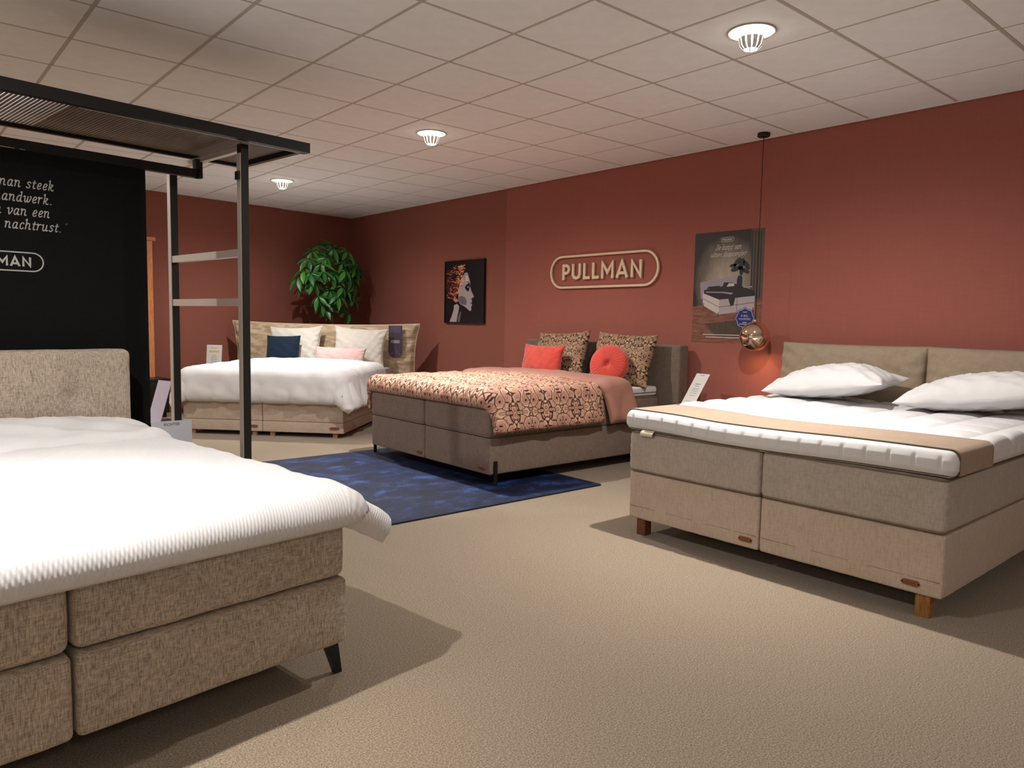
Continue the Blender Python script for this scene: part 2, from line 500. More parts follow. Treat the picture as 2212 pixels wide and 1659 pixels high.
M_['tagpurple'] = plain('aubergine_print', srgb(62, 48, 66), .5)
M_['tagpurple2'] = plain('aubergine_print_light', srgb(80, 66, 84), .5)
M_['darkwood'] = plain('black_lacquer', srgb(30, 24, 24), .3, 0, .5)
M_['bark'] = wood_mat('pale_bark', srgb(96, 62, 36), srgb(170, 122, 78), 30)
M_['pot'] = plain('dark_pot', srgb(44, 40, 40), .6)
M_['soil'] = plain('soil', srgb(38, 28, 22), .95)
M_['trim_white'] = plain('lamp_white', srgb(225, 222, 214), .4)
M_['trim_grey'] = plain('lamp_rim', srgb(176, 168, 158), .4)
M_['lamp_glow'] = plain('lamp_glow', (1, .93, .82, 1), .5, emit=(1, .93, .82, 1), es=60)
M_['lamp_dish'] = plain('lamp_dish_glow', (1, .97, .9, 1), .4, emit=(1, .95, .87, 1), es=1.8)
M_['lamp_glass'] = plain('pressed_glass', srgb(225, 228, 226), .08, .35, .6)
M_['bulb_warm'] = plain('warm_bulb', (1, .6, .3, 1), .5, emit=(1, .58, .28, 1), es=25)

def leaf_mat(name, c0, c1):
    m, nt, b = mat_base(name, .35, .45)
    oi = nt.nodes.new('ShaderNodeObjectInfo')
    nt.links.new(ramp(nt, oi.outputs['Random'], [(.0, c0), (.85, c1), (.97, srgb(70, 150, 44))]), b.inputs['Base Color'])
    b.inputs['Subsurface Weight'].default_value = 0.0
    return m
M_['leaf'] = leaf_mat('glossy_leaf', srgb(30, 82, 34), srgb(60, 126, 58))

def rug_mat():
    m, nt, b = mat_base('blue_viscose', .55, .3)
    v = coords(nt, 'Object', (1, 1.25, 1)); n = noise(nt, v, 4.2, 8, .72, .25); n2 = noise(nt, coords(nt, 'Object', (1.0, 1.6, 1)), 70, 4, .7)
    s = math_n(nt, 'ADD', math_n(nt, 'MULTIPLY', n, .7), math_n(nt, 'MULTIPLY', n2, .3))
    nt.links.new(ramp(nt, s, [(.36, srgb(4, 8, 22)), (.52, srgb(13, 28, 62)), (.70, srgb(58, 94, 160))]), b.inputs['Base Color'])  # mottled pile; the palest blue also paints sheen highlights
    bump(nt, b, n2, .6, .008)
    return m
M_['rug'] = rug_mat()
M_['rug_edge'] = plain('navy_binding', srgb(18, 26, 50), .8)
M_['paisley'] = paisley_mat('terracotta_print', srgb(216, 174, 148), srgb(66, 36, 32), srgb(178, 126, 108), 8.0)
M_['paisley_p'] = paisley_mat('brown_paisley_print', srgb(178, 146, 116), srgb(48, 28, 24), srgb(136, 100, 78), 10.0, 'Object')

def waffle_mat():
    m, nt, b = mat_base('white_waffle_cotton', .8, .2)
    b.inputs['Base Color'].default_value = srgb(216, 214, 214)
    vec = coords(nt, 'UV', (1, 1, 1), (0, 0, math.radians(33)))
    sp = nt.nodes.new('ShaderNodeSeparateXYZ'); nt.links.new(vec, sp.inputs[0])
    a = math_n(nt, 'SINE', math_n(nt, 'MULTIPLY', sp.outputs[0], 2 * PI / .0095))
    c = math_n(nt, 'SINE', math_n(nt, 'MULTIPLY', sp.outputs[1], 2 * PI / .0095))
    s = math_n(nt, 'MULTIPLY', math_n(nt, 'ADD', a, c), .5)
    bump(nt, b, s, .4, .0025)
    return m
M_['waffle'] = waffle_mat()

def jacquard_mat():
    m, nt, b = mat_base('creased_sand_velvet', .6, .3)
    v = coords(nt, 'Object', (2.4, 8, 2)); n = noise(nt, v, 2.6, 3, .5, .6)
    nt.links.new(ramp(nt, n, [(.40, srgb(160, 138, 112)), (.52, srgb(178, 156, 128)), (.64, srgb(196, 175, 146))]), b.inputs['Base Color'])
    bump(nt, b, n, .5, .02)
    b.inputs['Sheen Weight'].default_value = .4
    return m
M_['jacquard'] = jacquard_mat()

# ------------------------------------------------------------------ lettering (own stroke alphabet)
G = {
 'n': (.78, [[(-.16, .86), (0, 1), (0, 0)], [(0, .6), (.14, .9), (.32, 1), (.48, .82), (.48, .18), (.57, 0), (.74, .12)]]),
 'm': (1.30, [[(-.16, .86), (0, 1), (0, 0)], [(0, .6), (.14, .9), (.32, 1), (.48, .8), (.48, 0)], [(.48, .6), (.62, .9), (.8, 1), (.98, .8), (.98, .18), (1.07, 0), (1.24, .12)]]),
 'a': (.80, [[(.48, .86), (.34, 1), (.14, .9), (.0, .5), (.06, .1), (.2, 0), (.36, .12), (.5, .5)], [(.55, 1), (.5, .5), (.5, .16), (.59, 0), (.76, .12)]]),
 'u': (.80, [[(-.16, .86), (0, 1), (0, .3), (.08, .04), (.22, 0), (.4, .16), (.5, .45)], [(.5, 1), (.5, .16), (.59, 0), (.76, .12)]]),
 'v': (.66, [[(-.16, .84), (0, 1), (.08, .84), (.14, .2), (.24, 0), (.42, .24), (.56, .68), (.52, 1), (.4, .94)]]),
 'w': (1.02, [[(-.16, .84), (0, 1), (.06, .84), (.1, .2), (.2, 0), (.36, .18), (.46, .6), (.46, 1)], [(.46, .6), (.47, .18), (.58, 0), (.74, .2), (.9, .68), (.86, 1), (.74, .94)]]),
 'e': (.62, [[(.02, .44), (.3, .5), (.46, .74), (.36, 1), (.14, .93), (.0, .5), (.04, .14), (.22, 0), (.5, .2)]]),
 's': (.60, [[(.46, .78), (.42, .95), (.22, 1), (.05, .84), (.12, .64), (.34, .44), (.42, .22), (.24, 0), (.02, .04), (-.04, .22)]]),
 't': (.48, [[(.16, 1.34), (.1, .5), (.1, .16), (.2, 0), (.4, .12)], [(-.1, .95), (.42, .95)]]),
 'k': (.74, [[(-.16, 1.44), (0, 1.56), (0, 0)], [(0, .42), (.24, .56), (.44, .82), (.38, 1), (.22, .9)], [(.12, .5), (.3, .3), (.38, .06), (.52, 0), (.68, .14)]]),
 'h': (.78, [[(-.16, 1.44), (0, 1.56), (0, 0)], [(0, .6), (.14, .9), (.32, 1), (.48, .82), (.48, .18), (.57, 0), (.74, .12)]]),
 'd': (.80, [[(.48, .86), (.34, 1), (.14, .9), (.0, .5), (.06, .1), (.2, 0), (.36, .12), (.5, .5)], [(.34, 1.46), (.52, 1.56), (.5, .5), (.5, .16), (.59, 0), (.76, .12)]]),
 'r': (.56, [[(-.16, .86), (0, 1), (0, 0)], [(0, .58), (.14, .88), (.32, 1), (.46, .9)]]),
 'c': (.58, [[(.46, .78), (.4, .96), (.22, 1), (.04, .76), (.0, .4), (.08, .06), (.26, 0), (.5, .2)]]),
 'l': (.34, [[(-.16, 1.44), (0, 1.56), (0, .16), (.1, 0), (.26, .12)]]),
 'i': (.34, [[(-.16, .86), (0, 1), (0, .16), (.1, 0), (.26, .12)], [(.02, 1.34), (.03, 1.38)]]),
 'o': (.66, [[(.25, 1), (.05, .82), (0, .45), (.08, .1), (.24, 0), (.44, .2), (.5, .55), (.42, .9), (.25, 1)]]),
 'p': (.72, [[(-.16, .86), (0, 1), (-.04, -.5)], [(0, .55), (.14, .88), (.32, 1), (.5, .8), (.5, .3), (.32, 0), (.1, .1)]]),
 'f': (.46, [[(.5, 1.44), (.36, 1.56), (.2, 1.3), (.06, -.3), (-.08, -.45)], [(-.08, .95), (.38, .95)]]),
 'D': (.95, [[(.1, 1.5), (.1, 0)], [(-.12, 1.46), (.3, 1.52), (.68, 1.2), (.66, .5), (.36, .04), (-.06, 0)]]),
 'P': (.80, [[(.06, 1.5), (.06, 0)], [(-.08, 1.5), (.36, 1.5), (.6, 1.14), (.4, .76), (.06, .7)]]),
 '.': (.34, [[(.06, .05), (.07, .09)]]), ' ': (.45, []), '"': (.4, [[(.1, 1.5), (.04, 1.25)], [(.26, 1.5), (.2, 1.25)]]),
}
def crom(pts, n=5):
    if len(pts) < 3: return pts
    P = [pts[0]] + list(pts) + [pts[-1]]; out = []
    for i in range(1, len(P) - 2):
        p0, p1, p2, p3 = P[i - 1], P[i], P[i + 1], P[i + 2]
        for k in range(n):
            t = k / n
            out.append(tuple(.5 * ((2 * p1[a]) + (-p0[a] + p2[a]) * t + (2 * p0[a] - 5 * p1[a] + 4 * p2[a] - p3[a]) * t * t + (-p0[a] + 3 * p1[a] - 3 * p2[a] + p3[a]) * t ** 3) for a in (0, 1)))
    out.append(pts[-1]); return out

def ribbon(pts, wd, caps=0.0):
    """flat stroke outline with mitred joints: two rails"""
    P = [Vector((p[0], p[1])) for p in pts]
    L, R = [], []
    for i in range(len(P)):
        a = (P[i] - P[i - 1]).normalized() if i > 0 else None
        b = (P[i + 1] - P[i]).normalized() if i < len(P) - 1 else None
        if a is None: a = b
        if b is None: b = a
        n1 = Vector((-a.y, a.x)); n2 = Vector((-b.y, b.x)); m = (n1 + n2)
        if m.length < 1e-6: m = n1
        m.normalize(); k = min(1 / max(m.dot(n1), .35), 2.2)
        L.append(P[i] + m * wd / 2 * k); R.append(P[i] - m * wd / 2 * k)
    if caps:
        a = (P[1] - P[0]).normalized() * caps; b = (P[-1] - P[-2]).normalized() * caps
        L[0] -= a; R[0] -= a; L[-1] += b; R[-1] += b
    return L, R

def strokes_mesh(mb, strokes, wd, t0=0.0, t1=.0006, caps=0.0, tf=lambda p: p):
    for si, st in enumerate(strokes):
        if si: t0, t1 = t0 + (t1 - t0) * .015, t1 - (t1 - t0) * .03
        L, R = ribbon([tf(p) for p in st], wd, caps)
        n = len(L)
        v = [(p.x, p.y, t0) for p in L] + [(p.x, p.y, t0) for p in R] + [(p.x, p.y, t1) for p in L] + [(p.x, p.y, t1) for p in R]
        f = []
        for i in range(n - 1):
            f += [(2 * n + i, 2 * n + i + 1, 3 * n + i + 1, 3 * n + i), (i, n + i, n + i + 1, i + 1), (i, i + 1, 2 * n + i + 1, 2 * n + i), (n + i, 3 * n + i, 3 * n + i + 1, n + i + 1)]
        f += [(0, 2 * n, 3 * n, n), (n - 1, 2 * n - 1, 4 * n - 1, 3 * n - 1)]
        mb.add(v, f)

def script_strokes(txt, size, shear=.2, track=.22):
    """strokes of a line of text; origin at baseline start; returns strokes, width"""
    x = 0; out = []
    for ch in txt:
        adv, sts = G[ch]
        for st in sts:
            c = crom(st)
            if len(c) == 2 and abs(c[0][0] - c[1][0]) < .02 and abs(c[0][1] - c[1][1]) < .06:
                c = [(c[0][0] - .03, c[0][1]), (c[0][0] + .1, c[0][1] + .0)]
            out.append([((x + p[0] + shear * p[1]) * size, p[1] * size) for p in c])
        x += adv + track
    return out, x * size

CAPS = {  # plain geometric capitals, height 1
 'P': (.62, [[(.1, 0), (.1, 1)], [(.12, .91), (.34, .91), (.48, .82), (.53, .67), (.48, .52), (.34, .43), (.12, .43)]]),
 'U': (.74, [[(.1, 1), (.1, .32), (.17, .16), (.36, .09), (.55, .16), (.62, .32), (.62, 1)]]),
 'L': (.54, [[(.1, 1), (.1, .09), (.52, .09)]]),
 'M': (.94, [[(.1, 0), (.1, .93), (.46, .36), (.82, .93), (.82, 0)]]),
 'A': (.86, [[(.06, 0), (.41, .96), (.76, 0)], [(.2, .28), (.62, .28)]]),
 'N': (.86, [[(.1, 0), (.1, .93), (.66, .07), (.66, 1)]]),
}
def pullman(size, track=.13):
    x = 0; out = []
    for ch in 'PULLMAN':
        adv, sts = CAPS[ch]
        out.append((ch, [[((x + p[0]) * size, p[1] * size) for p in st] for st in sts]))
        x += adv + track
    return out, (x - track) * size

def pill_outline(w, h, n=12):
    r = h / 2; pts = []
    for i in range(n + 1):
        a = -PI / 2 + PI * i / n; pts.append((w / 2 - r + r * math.cos(a), r * math.sin(a)))
    for i in range(n + 1):
        a = PI / 2 + PI * i / n; pts.append((-w / 2 + r + r * math.cos(a), r * math.sin(a)))
    return pts

def pill_ring(mb, w, h, wd, t0, t1):
    o = pill_outline(w, h); i = pill_outline(w - 2 * wd, h - 2 * wd); n = len(o)
    v = [(p[0], p[1], t0) for p in o] + [(p[0], p[1], t0) for p in i] + [(p[0], p[1], t1) for p in o] + [(p[0], p[1], t1) for p in i]
    f = []
    for a in range(n):
        b = (a + 1) % n
        f += [(2 * n + a, 2 * n + b, 3 * n + b, 3 * n + a), (a, n + a, n + b, b), (a, b, 2 * n + b, 2 * n + a), (n + a, 3 * n + a, 3 * n + b, n + b)]
    mb.add(v, f)

def logo(parent, mat, w, h, wd, t0, t1, loc, rot, name='printed_logo'):
    """small flat pill logo as one printed mark"""
    mb = MB(); pill_ring(mb, w, h, wd, t0, t1)
    ls, tw = pullman(1.0)
    kx, kz = .75 * w / tw, .48 * h
    for ch, sts in ls:
        strokes_mesh(mb, sts, kz * .21, t0, t1, 0, lambda p: ((p[0] - tw / 2) * kx, (p[1] - .5) * kz))
    return link(name, mb.mesh(name), mat, parent, loc=loc, rot=rot)

def bfont(parent, txt, size, mat, loc, rot, name='printed_text', align='CENTER', depth=.0003):
    cu = bpy.data.curves.new('t', 'FONT'); cu.body = txt; cu.size = size; cu.align_x = align; cu.extrude = depth
    tmp = bpy.data.objects.new('t', cu); COL.objects.link(tmp)
    dg = bpy.context.evaluated_depsgraph_get()
    me = bpy.data.meshes.new_from_object(tmp.evaluated_get(dg))
    bpy.data.objects.remove(tmp)
    me.materials.clear()
    return link(name, me, mat, parent, loc=loc, rot=rot)

# ------------------------------------------------------------------ the room
WX = 5.735           # right wall
XL, YN = -5.2, -3.6  # unseen left wall, wall behind the camera
bang = math.atan2(.385, 2.91)            # back wall stands slightly askew to the ceiling grid
def back_y(x): return 10.19 + (x - 2.69) * math.tan(bang)
YB = back_y(WX) + .25

fl = box('floor', M_['floor'], XL - .1, WX + .15, YN - .1, YB + .1, -.1, 0, kind='structure')
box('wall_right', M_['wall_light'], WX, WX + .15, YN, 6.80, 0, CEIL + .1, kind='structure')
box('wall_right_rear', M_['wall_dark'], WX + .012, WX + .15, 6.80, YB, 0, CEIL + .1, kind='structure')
wb = MB()
xa, xb = XL, WX + .15
wb.add([(xa, back_y(xa), 0), (xb, back_y(xb), 0), (xb, back_y(xb) + .15, 0), (xa, back_y(xa) + .15, 0),
        (xa, back_y(xa), CEIL + .1), (xb, back_y(xb), CEIL + .1), (xb, back_y(xb) + .15, CEIL + .1), (xa, back_y(xa) + .15, CEIL + .1)],
       [(0, 3, 2, 1), (4, 5, 6, 7), (0, 1, 5, 4), (1, 2, 6, 5), (2, 3, 7, 6), (3, 0, 4, 7)])
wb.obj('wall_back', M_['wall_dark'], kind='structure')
box('wall_left', M_['wall_back'], XL - .15, XL, YN, YB, 0, CEIL + .1, kind='structure')
box('wall_front', M_['wall_back'], XL, WX, YN - .15, YN, 0, CEIL + .1, kind='structure')

# suspended ceiling: slab, laid-in tiles, grid bars
GX0, GY0, GS = 1.5205, 3.1904, .6
ceil = box('ceiling', M_['ceil_gap'], XL, WX + .15, YN, YB, CEIL + .014, CEIL + .10, kind='structure')
tile_me = MB().box(-.289, .289, -.2900, .2900, 0, .012).mesh('ceiling_tile')
bm = bmesh.new(); bm.from_mesh(tile_me)
bmesh.ops.bevel(bm, geom=[e for e in bm.edges if all(v.co.z < .006 for v in e.verts)], offset=.003, segments=1, affect='EDGES')
bm.to_mesh(tile_me); bm.free()
tile_me.materials.append(M_['ceil_tile'])
rest = MB()
for bi in range(-12, 7):
    for ai in range(-12, 13):
        cx, cy = GX0 + GS * (bi + .5), GY0 + GS * (ai + .5)
        x1 = min(cx + .292, WX - .022)
        ymax = back_y(cx) - .01
        if cy - .3 > ymax or cy + .3 < YN or cx + .3 < XL: continue
        full = x1 - cx > .29 and back_y(cx - .3) - .02 > cy + .3 and cy - .3 > YN and cx - .3 > XL
        vis = bi >= -2 and ai >= -4
        if vis and full:
            o = bpy.data.objects.new('ceiling_tile', tile_me); COL.objects.link(o); o.parent = ceil
            o.location = (cx, cy, CEIL)
        elif vis:
            y1 = min(cy + .2900, ymax)
            mb = MB(); xl_ = cx - .292
            ya, yb2 = min(cy + .2900, back_y(xl_) - .01), min(cy + .2900, back_y(x1) - .01)
            if min(ya, yb2) - (cy - .2900) < .02: continue
            mb.add([(xl_, cy - .2900, CEIL), (x1, cy - .2900, CEIL), (x1, yb2, CEIL), (xl_, ya, CEIL), (xl_, cy - .2900, CEIL + .012), (x1, cy - .2900, CEIL + .012), (x1, yb2, CEIL + .012), (xl_, ya, CEIL + .012)],
                   [(0, 3, 2, 1), (4, 5, 6, 7), (0, 1, 5, 4), (1, 2, 6, 5), (2, 3, 7, 6), (3, 0, 4, 7)])
            mb.obj('ceiling_tile', M_['ceil_tile'], ceil)
        else:
            rest.box(max(cx - .292, XL), x1, max(cy - .2900, YN), min(cy + .2900, ymax), CEIL, CEIL + .012)
rest.obj('outer_ceiling_tiles', M_['ceil_tile'], ceil, kind='stuff')
for bi in range(-2, 8):
    x = GX0 + GS * bi
    if x > WX - .05: continue
    box('grid_bar', M_['ceil_bar'], x - .0115, x + .0115, YN, back_y(x) - .012, CEIL + .003, CEIL + .014, ceil)
for ai in range(-4, 13):
    y = GY0 + GS * ai
    xa_ = XL if y < back_y(XL) - .02 else 2.69 + (y + .02 - 10.19) / math.tan(bang)
    if xa_ > WX - .3: continue
    box('cross_bar', M_['cross'], max(xa_, -2.0), WX - .023, y - .0092, y + .0092, CEIL + .0015, CEIL + .0028, ceil)
# wall angles
box('edge_angle', M_['ceil_tile'], WX - .022, WX, YN, back_y(WX) - .02, CEIL - .002, CEIL + .014, ceil)
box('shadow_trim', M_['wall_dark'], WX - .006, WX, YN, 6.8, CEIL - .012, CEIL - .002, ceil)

# ------------------------------------------------------------------ downlights
def downlight(x, y, label, group, kf):
    t = empty('recessed_downlight', (x, y, CEIL), random.random() * 2, label, 'ceiling light', group)
    MB().lathe([(.118, -.001), (.127, -.001), (.129, -.004), (.126, -.007), (.118, -.006), (.118, -.001)], 40).obj('trim_ring', M_['trim_grey'], t, smooth=True)
    MB().lathe([(.0, -.003), (.05, -.003), (.09, -.004), (.118, -.005)], 40).obj('reflector_dish', M_['lamp_dish'], t, smooth=True)
    MB().lathe([(.0, -.012), (.022, -.012), (.030, -.026), (.030, -.046), (.018, -.062), (.0, -.066)], 20).obj('bulb', M_['lamp_glow'], t, smooth=True)
    n = 12
    for k in range(n):                      # pressed-glass shade of separate petals
        a0, a1 = 2 * PI * (k + .12) / n, 2 * PI * (k + .88) / n
        mb = MB(); v = []
        for (r, z) in ((.062, -.006), (.066, -.035), (.056, -.075), (.040, -.092)):
            for a in (a0, a1): v.append((r * math.cos(a), r * math.sin(a), z))
            for a in (a1, a0): v.append(((r - .004) * math.cos(a), (r - .004) * math.sin(a), z))
        f = []
        for i in range(3):
            for q in range(4): f.append((4 * i + q, 4 * i + (q + 1) % 4, 4 * i + 4 + (q + 1) % 4, 4 * i + 4 + q))
        f += [(0, 1, 2, 3), (12, 13, 14, 15)]
        mb.add(v, f)
        mb.obj('glass_petal', M_['lamp_glass'], t)
    for nm, watts, ang, bl in (('broad', LAMP_WIDE, 172, 1.0), ('beam', LAMP_NARROW, 74, 1.0)):
        ld = bpy.data.lights.new('downlight_' + nm, 'SPOT')
        ld.energy = watts * kf; ld.spot_size = math.radians(ang); ld.spot_blend = bl
        ld.color = LAMP_COL; ld.shadow_soft_size = .03
        lo = bpy.data.objects.new('downlight_' + nm, ld); COL.objects.link(lo)
        lo.parent = t; lo.location = (0, 0, -.105)

for (x, y, kf) in LAMPS:
    if (x, y) == (3.62, 2.29): lb = 'lit round ceiling downlight above the bed with the bare white topper'
    elif (x, y) == (3.62, 5.29): lb = 'lit round ceiling downlight above the bed with terracotta bedding'
    elif (x, y) == (3.62, 8.29): lb = 'lit round ceiling downlight near the diagonal white bed in the corner'
    elif (x, y) == (0.02, 2.29): lb = 'lit round ceiling downlight above the brown tweed bed'
    elif (x, y) == (0.02, 5.29): lb = 'lit round ceiling downlight just behind the black lettered panel'
    elif (x, y) == (0.02, 8.29): lb = 'lit round ceiling downlight in front of the low dark sideboard'
    else: lb = 'added unseen fill downlight over open carpet away from the beds'
    downlight(x, y, lb, 'recessed downlights', kf)

# ------------------------------------------------------------------ generic bed pieces
def badge(parent, x, y, z, w=.078, h=.026, rot=(PI / 2, 0, 0), word=True):
    """stitched leather badge with stamped name and two rivets; local xy plane, facing +z before rot"""
    b = MB().poly(pill_outline(w, h, 6), 0, .003).obj('leather_badge', M_['leather'], parent, loc=(x, y, z), rot=rot)
    mb = MB(); pill_ring(mb, w * .80, h * .72, h * .05, .003, .0036)
    ls, tw = pullman(1.0); k = w * .56 / tw
    for ch, sts in ls: strokes_mesh(mb, sts, k * .15, .003, .0036, 0, lambda p: ((p[0] - tw / 2) * k, (p[1] - .5) * k))
    mb.obj('stamped_logo', M_['leather_dark'], b)
    for s in (-1, 1):
        MB().lathe([(0, .0045), (.003, .0045), (.004, .003)], 8, s * w * .45, 0).obj('rivet', M_['rivet'], b)
    return b

def pipe_rect(parent, mat, w, l, r, z, rad, cx=0, cy=0, name='piping'):
    pts = [(cx + p[0], cy + p[1], z) for p in rrect(w, l, r, 5)]
    return MB().tube(pts, rad, 6, closed=True).obj(name, mat, parent, smooth=True)

# ================================================================== BED 1: tweed bed with waffle duvet (left foreground)
TH = math.radians(7.2)
ux = Vector((math.cos(TH), math.sin(TH), 0)); uy = Vector((-math.sin(TH), math.cos(TH), 0))
A1 = Vector((1.232, 2.288, 0))
W1, L1 = 1.74, 2.05
P1 = A1 - ux * (W1 / 2)
b1 = empty('box_spring_bed', P1, TH, 'brown tweed box spring bed with white waffle duvet before the black lettered panel', 'bed')
def weave_disp(P, N): return .0015 * hashn(P[:, 0] * 14, P[:, 1] * 14, 1) + .001 * hashn(P[:, 2] * 25, P[:, 0] * 11, 3)
hw = W1 / 2
for s in (-1, 1):
    bw = hw - .008
    softbox('box_spring', M_['grey_tweed'], bw, L1, .235, .018, b1, (s * hw / 2, L1 / 2, .125), nx=16, ny=24, nz=6, bulge=(.004, .006, 0), disp=weave_disp)
    softbox('mattress', M_['grey_tweed'], bw, L1 - .01, .205, .03, b1, (s * hw / 2, L1 / 2 + .005, .362), nx=16, ny=24, nz=6, bulge=(.006, .008, .006), disp=weave_disp)
for (sx, sy) in ((1, 0), (-1, 0), (1, 1), (-1, 1)):      # slanted blade legs with a mounting flange
    mb = MB()
    lx = sx * (hw - .045); ly = .05 if sy == 0 else L1 - .05
    x0, x1 = lx - .028, lx + .022; dxl = sx * .03
    v = [(x0, ly - .012, .126), (x1 + .004, ly - .012, .126), (x1 + .004, ly + .012, .126), (x0, ly + .012, .126),
         (lx - .012 + dxl, ly - .012, 0), (lx + .014 + dxl, ly - .012, 0), (lx + .014 + dxl, ly + .012, 0), (lx - .012 + dxl, ly + .012, 0)]
    mb.add(v, [(0, 1, 2, 3), (7, 6, 5, 4), (0, 4, 5, 1), (1, 5, 6, 2), (2, 6, 7, 3), (3, 7, 4, 0)])
    mb.box(lx - .05, lx + .03, ly - .025, ly + .03, .119, .1265)
    mb.obj('leg', M_['black'], b1)
def tuft1(P, N):
    d = np.zeros(len(P)); f = N[:, 1] < -.3
    for cx in (-.66, -.22, .22, .66):
        rr = np.hypot((P[:, 0] - cx), (P[:, 2] - .25))
        d += -.030 * np.exp(-(rr / .05) ** 2) - .014 * np.exp(-((P[:, 0] - cx) / .022) ** 2) * np.exp(-(rr / .25) ** 2)
    return np.where(f, d, 0) + weave_disp(P, N)
hb1 = softbox('headboard', M_['grey_tweed'], W1 + .14, .10, .98, .035, b1, (.0, L1 + .055, .10), nx=60, ny=4, nz=34, bulge=(0, .012, 0), disp=tuft1)

# duvet of bed 1
dv = drape_mesh('waffle_duvet', -hw, hw, 0, L1 - .02, .583, .20, .225, .03, 0, r=.03, flare=lambda nx, ny: .25 + .58 * np.clip(np.abs(nx), 0, 1), thick=.098, ns=120, nt=120, wr=.006, hang=.003, seed=2, crown=.02, hemw=.075, dcap=.21)
o = link('waffle_duvet', dv, M_['waffle'], None, P1, (0, 0, TH), True, 'white waffle-weave duvet spread over the brown tweed bed', 'duvet')
fb = drape_mesh('turned_back_fold', -hw, hw, L1 - .78, L1 - .03, .672, .10, .10, .0, 0, r=.07, flare=.75, thick=.06, ns=80, nt=40, wr=.008, hang=.006, seed=5, crown=.03, hemw=.07, headpuff=.02)
# give the fold a slanted edge and diagonal creases
for v in fb.vertices:
    k = min(max((v.co.y - (L1 - .78)) / .75, 0), 1)
    v.co.y += (1 - k) * (.20 * (v.co.x / hw) + .03 * math.sin(v.co.x * 5))
    v.co.z += .009 * math.sin((v.co.x * .8 + v.co.y) * 24) * k * (1 - k) * 4 - .01
link('turned_back_fold', fb, M_['white_duvet'], o, smooth=True)

# ------------------------------------------------------------------ black display stand with canopy, ladder and hanging panel
st = empty('display_stand', P1 + uy * 0, TH, 'black metal display frame with slatted canopy and ladder sides around the tweed bed', 'display stand')
def loc1(p):                               # world point -> stand-local
    d = Vector(p) - Vector(P1); return Vector((d.dot(ux), d.dot(uy), p[2]))
ZC = 2.215
frontR = loc1((1.965 * .9975, 4.10, 0))          # front right corner of the canopy
postR = loc1((1.595, 4.175, 0))
CXR = frontR.x; CY0 = frontR.y; CY1 = CY0 + .80
CXL = -CXR + .0
cm = box('canopy_front_beam', M_['black'], CXL, CXR, CY0, CY0 + .04, ZC, ZC + .055, st)
box('canopy_rear_beam', M_['black'], CXL, CXR, CY1 - .03, CY1, ZC + .012, ZC + .042, st)
for x in (CXL, CXR - .03): box('canopy_side_beam', M_['black'], x, x + .03, CY0 + .04, CY1 - .03, ZC + .008, ZC + .05, st)
box('canopy_lit_edge', M_['lit_metal'], CXR - .034, CXR - .002, CY0 + .045, CY1 - .03, ZC - .004, ZC + .008, st)  # pale strips paint the light caught by the dark canopy's edges
box('canopy_lit_edge', M_['lit_metal'], .62, CXR - .04, CY0 + .041, CY0 + .047, ZC - .002, ZC + .004, st)
# corrugated, partly see-through roof sheet: narrow slats
nsl = 0
x = CXL + .04
sl = MB().box(-.0068, .0068, CY0 + .045, CY1 - .035, ZC + .030, ZC + .036).mesh('roof_slat')
M_['slat'] = plain('smoked_slat', srgb(110, 94, 82), .5)
sl.materials.append(M_['slat'])
slats = []
while x < CXR - .06:
    slats.append(x); x += .0185
vis = [q for q in slats if q > -.6]
restm = MB()
for q in slats:
    if q in vis:
        oo = bpy.data.objects.new('roof_slat', sl); COL.objects.link(oo); oo.parent = st; oo.location = (q, 0, 0)
    else: restm.box(q - .0075, q + .0075, CY0 + .045, CY1 - .035, ZC + .030, ZC + .036)
restm.obj('outer_roof_slats', M_['slat'], st, kind='stuff')
box('roof_plate', M_['black'], .62, CXR - .035, CY0 + .042, CY1 - .032, ZC + .038, ZC + .043, st)
PW = .044
LX = postR.x; LY0 = postR.y; LY1 = LY0 + .90
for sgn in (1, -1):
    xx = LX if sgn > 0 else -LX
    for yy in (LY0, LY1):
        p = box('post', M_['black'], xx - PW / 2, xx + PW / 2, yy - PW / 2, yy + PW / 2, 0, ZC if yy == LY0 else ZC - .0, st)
        box('post_lit_strip', M_['lit_metal'], xx - PW / 2 - .004, xx - PW / 2, yy - PW / 2 + .002, yy + PW / 2 - .002, .0, ZC - .05, p)  # pale strip paints the light falling on the black post's side
    box('cross_rail', M_['lit_metal'], xx - .016, xx + .016, LY0 + PW / 2, LY1 - PW / 2, ZC - .035, ZC - .005, st)
    for z in (1.60, 1.325):
        box('rung', M_['lit_metal'], xx - .02, xx + .02, LY0 + PW / 2, LY1 - PW / 2, z, z + .042, st)
box('clip', M_['black'], LX - PW / 2 - .016, LX - PW / 2 - .004, LY0 - .02, LY0 + .02, 2.02, 2.065, st)
# hanging beam with upturned ends
HY = LY0 + .50
hbm = box('hanging_beam', M_['black'], -LX + .0, LX - .02, HY - .02, HY + .02, 2.085, 2.135, st)
for xx in (-LX, LX - .042):
    box('beam_hook', M_['black'], xx, xx + .042, HY - .02, HY + .02, 2.085, ZC - .02, st)
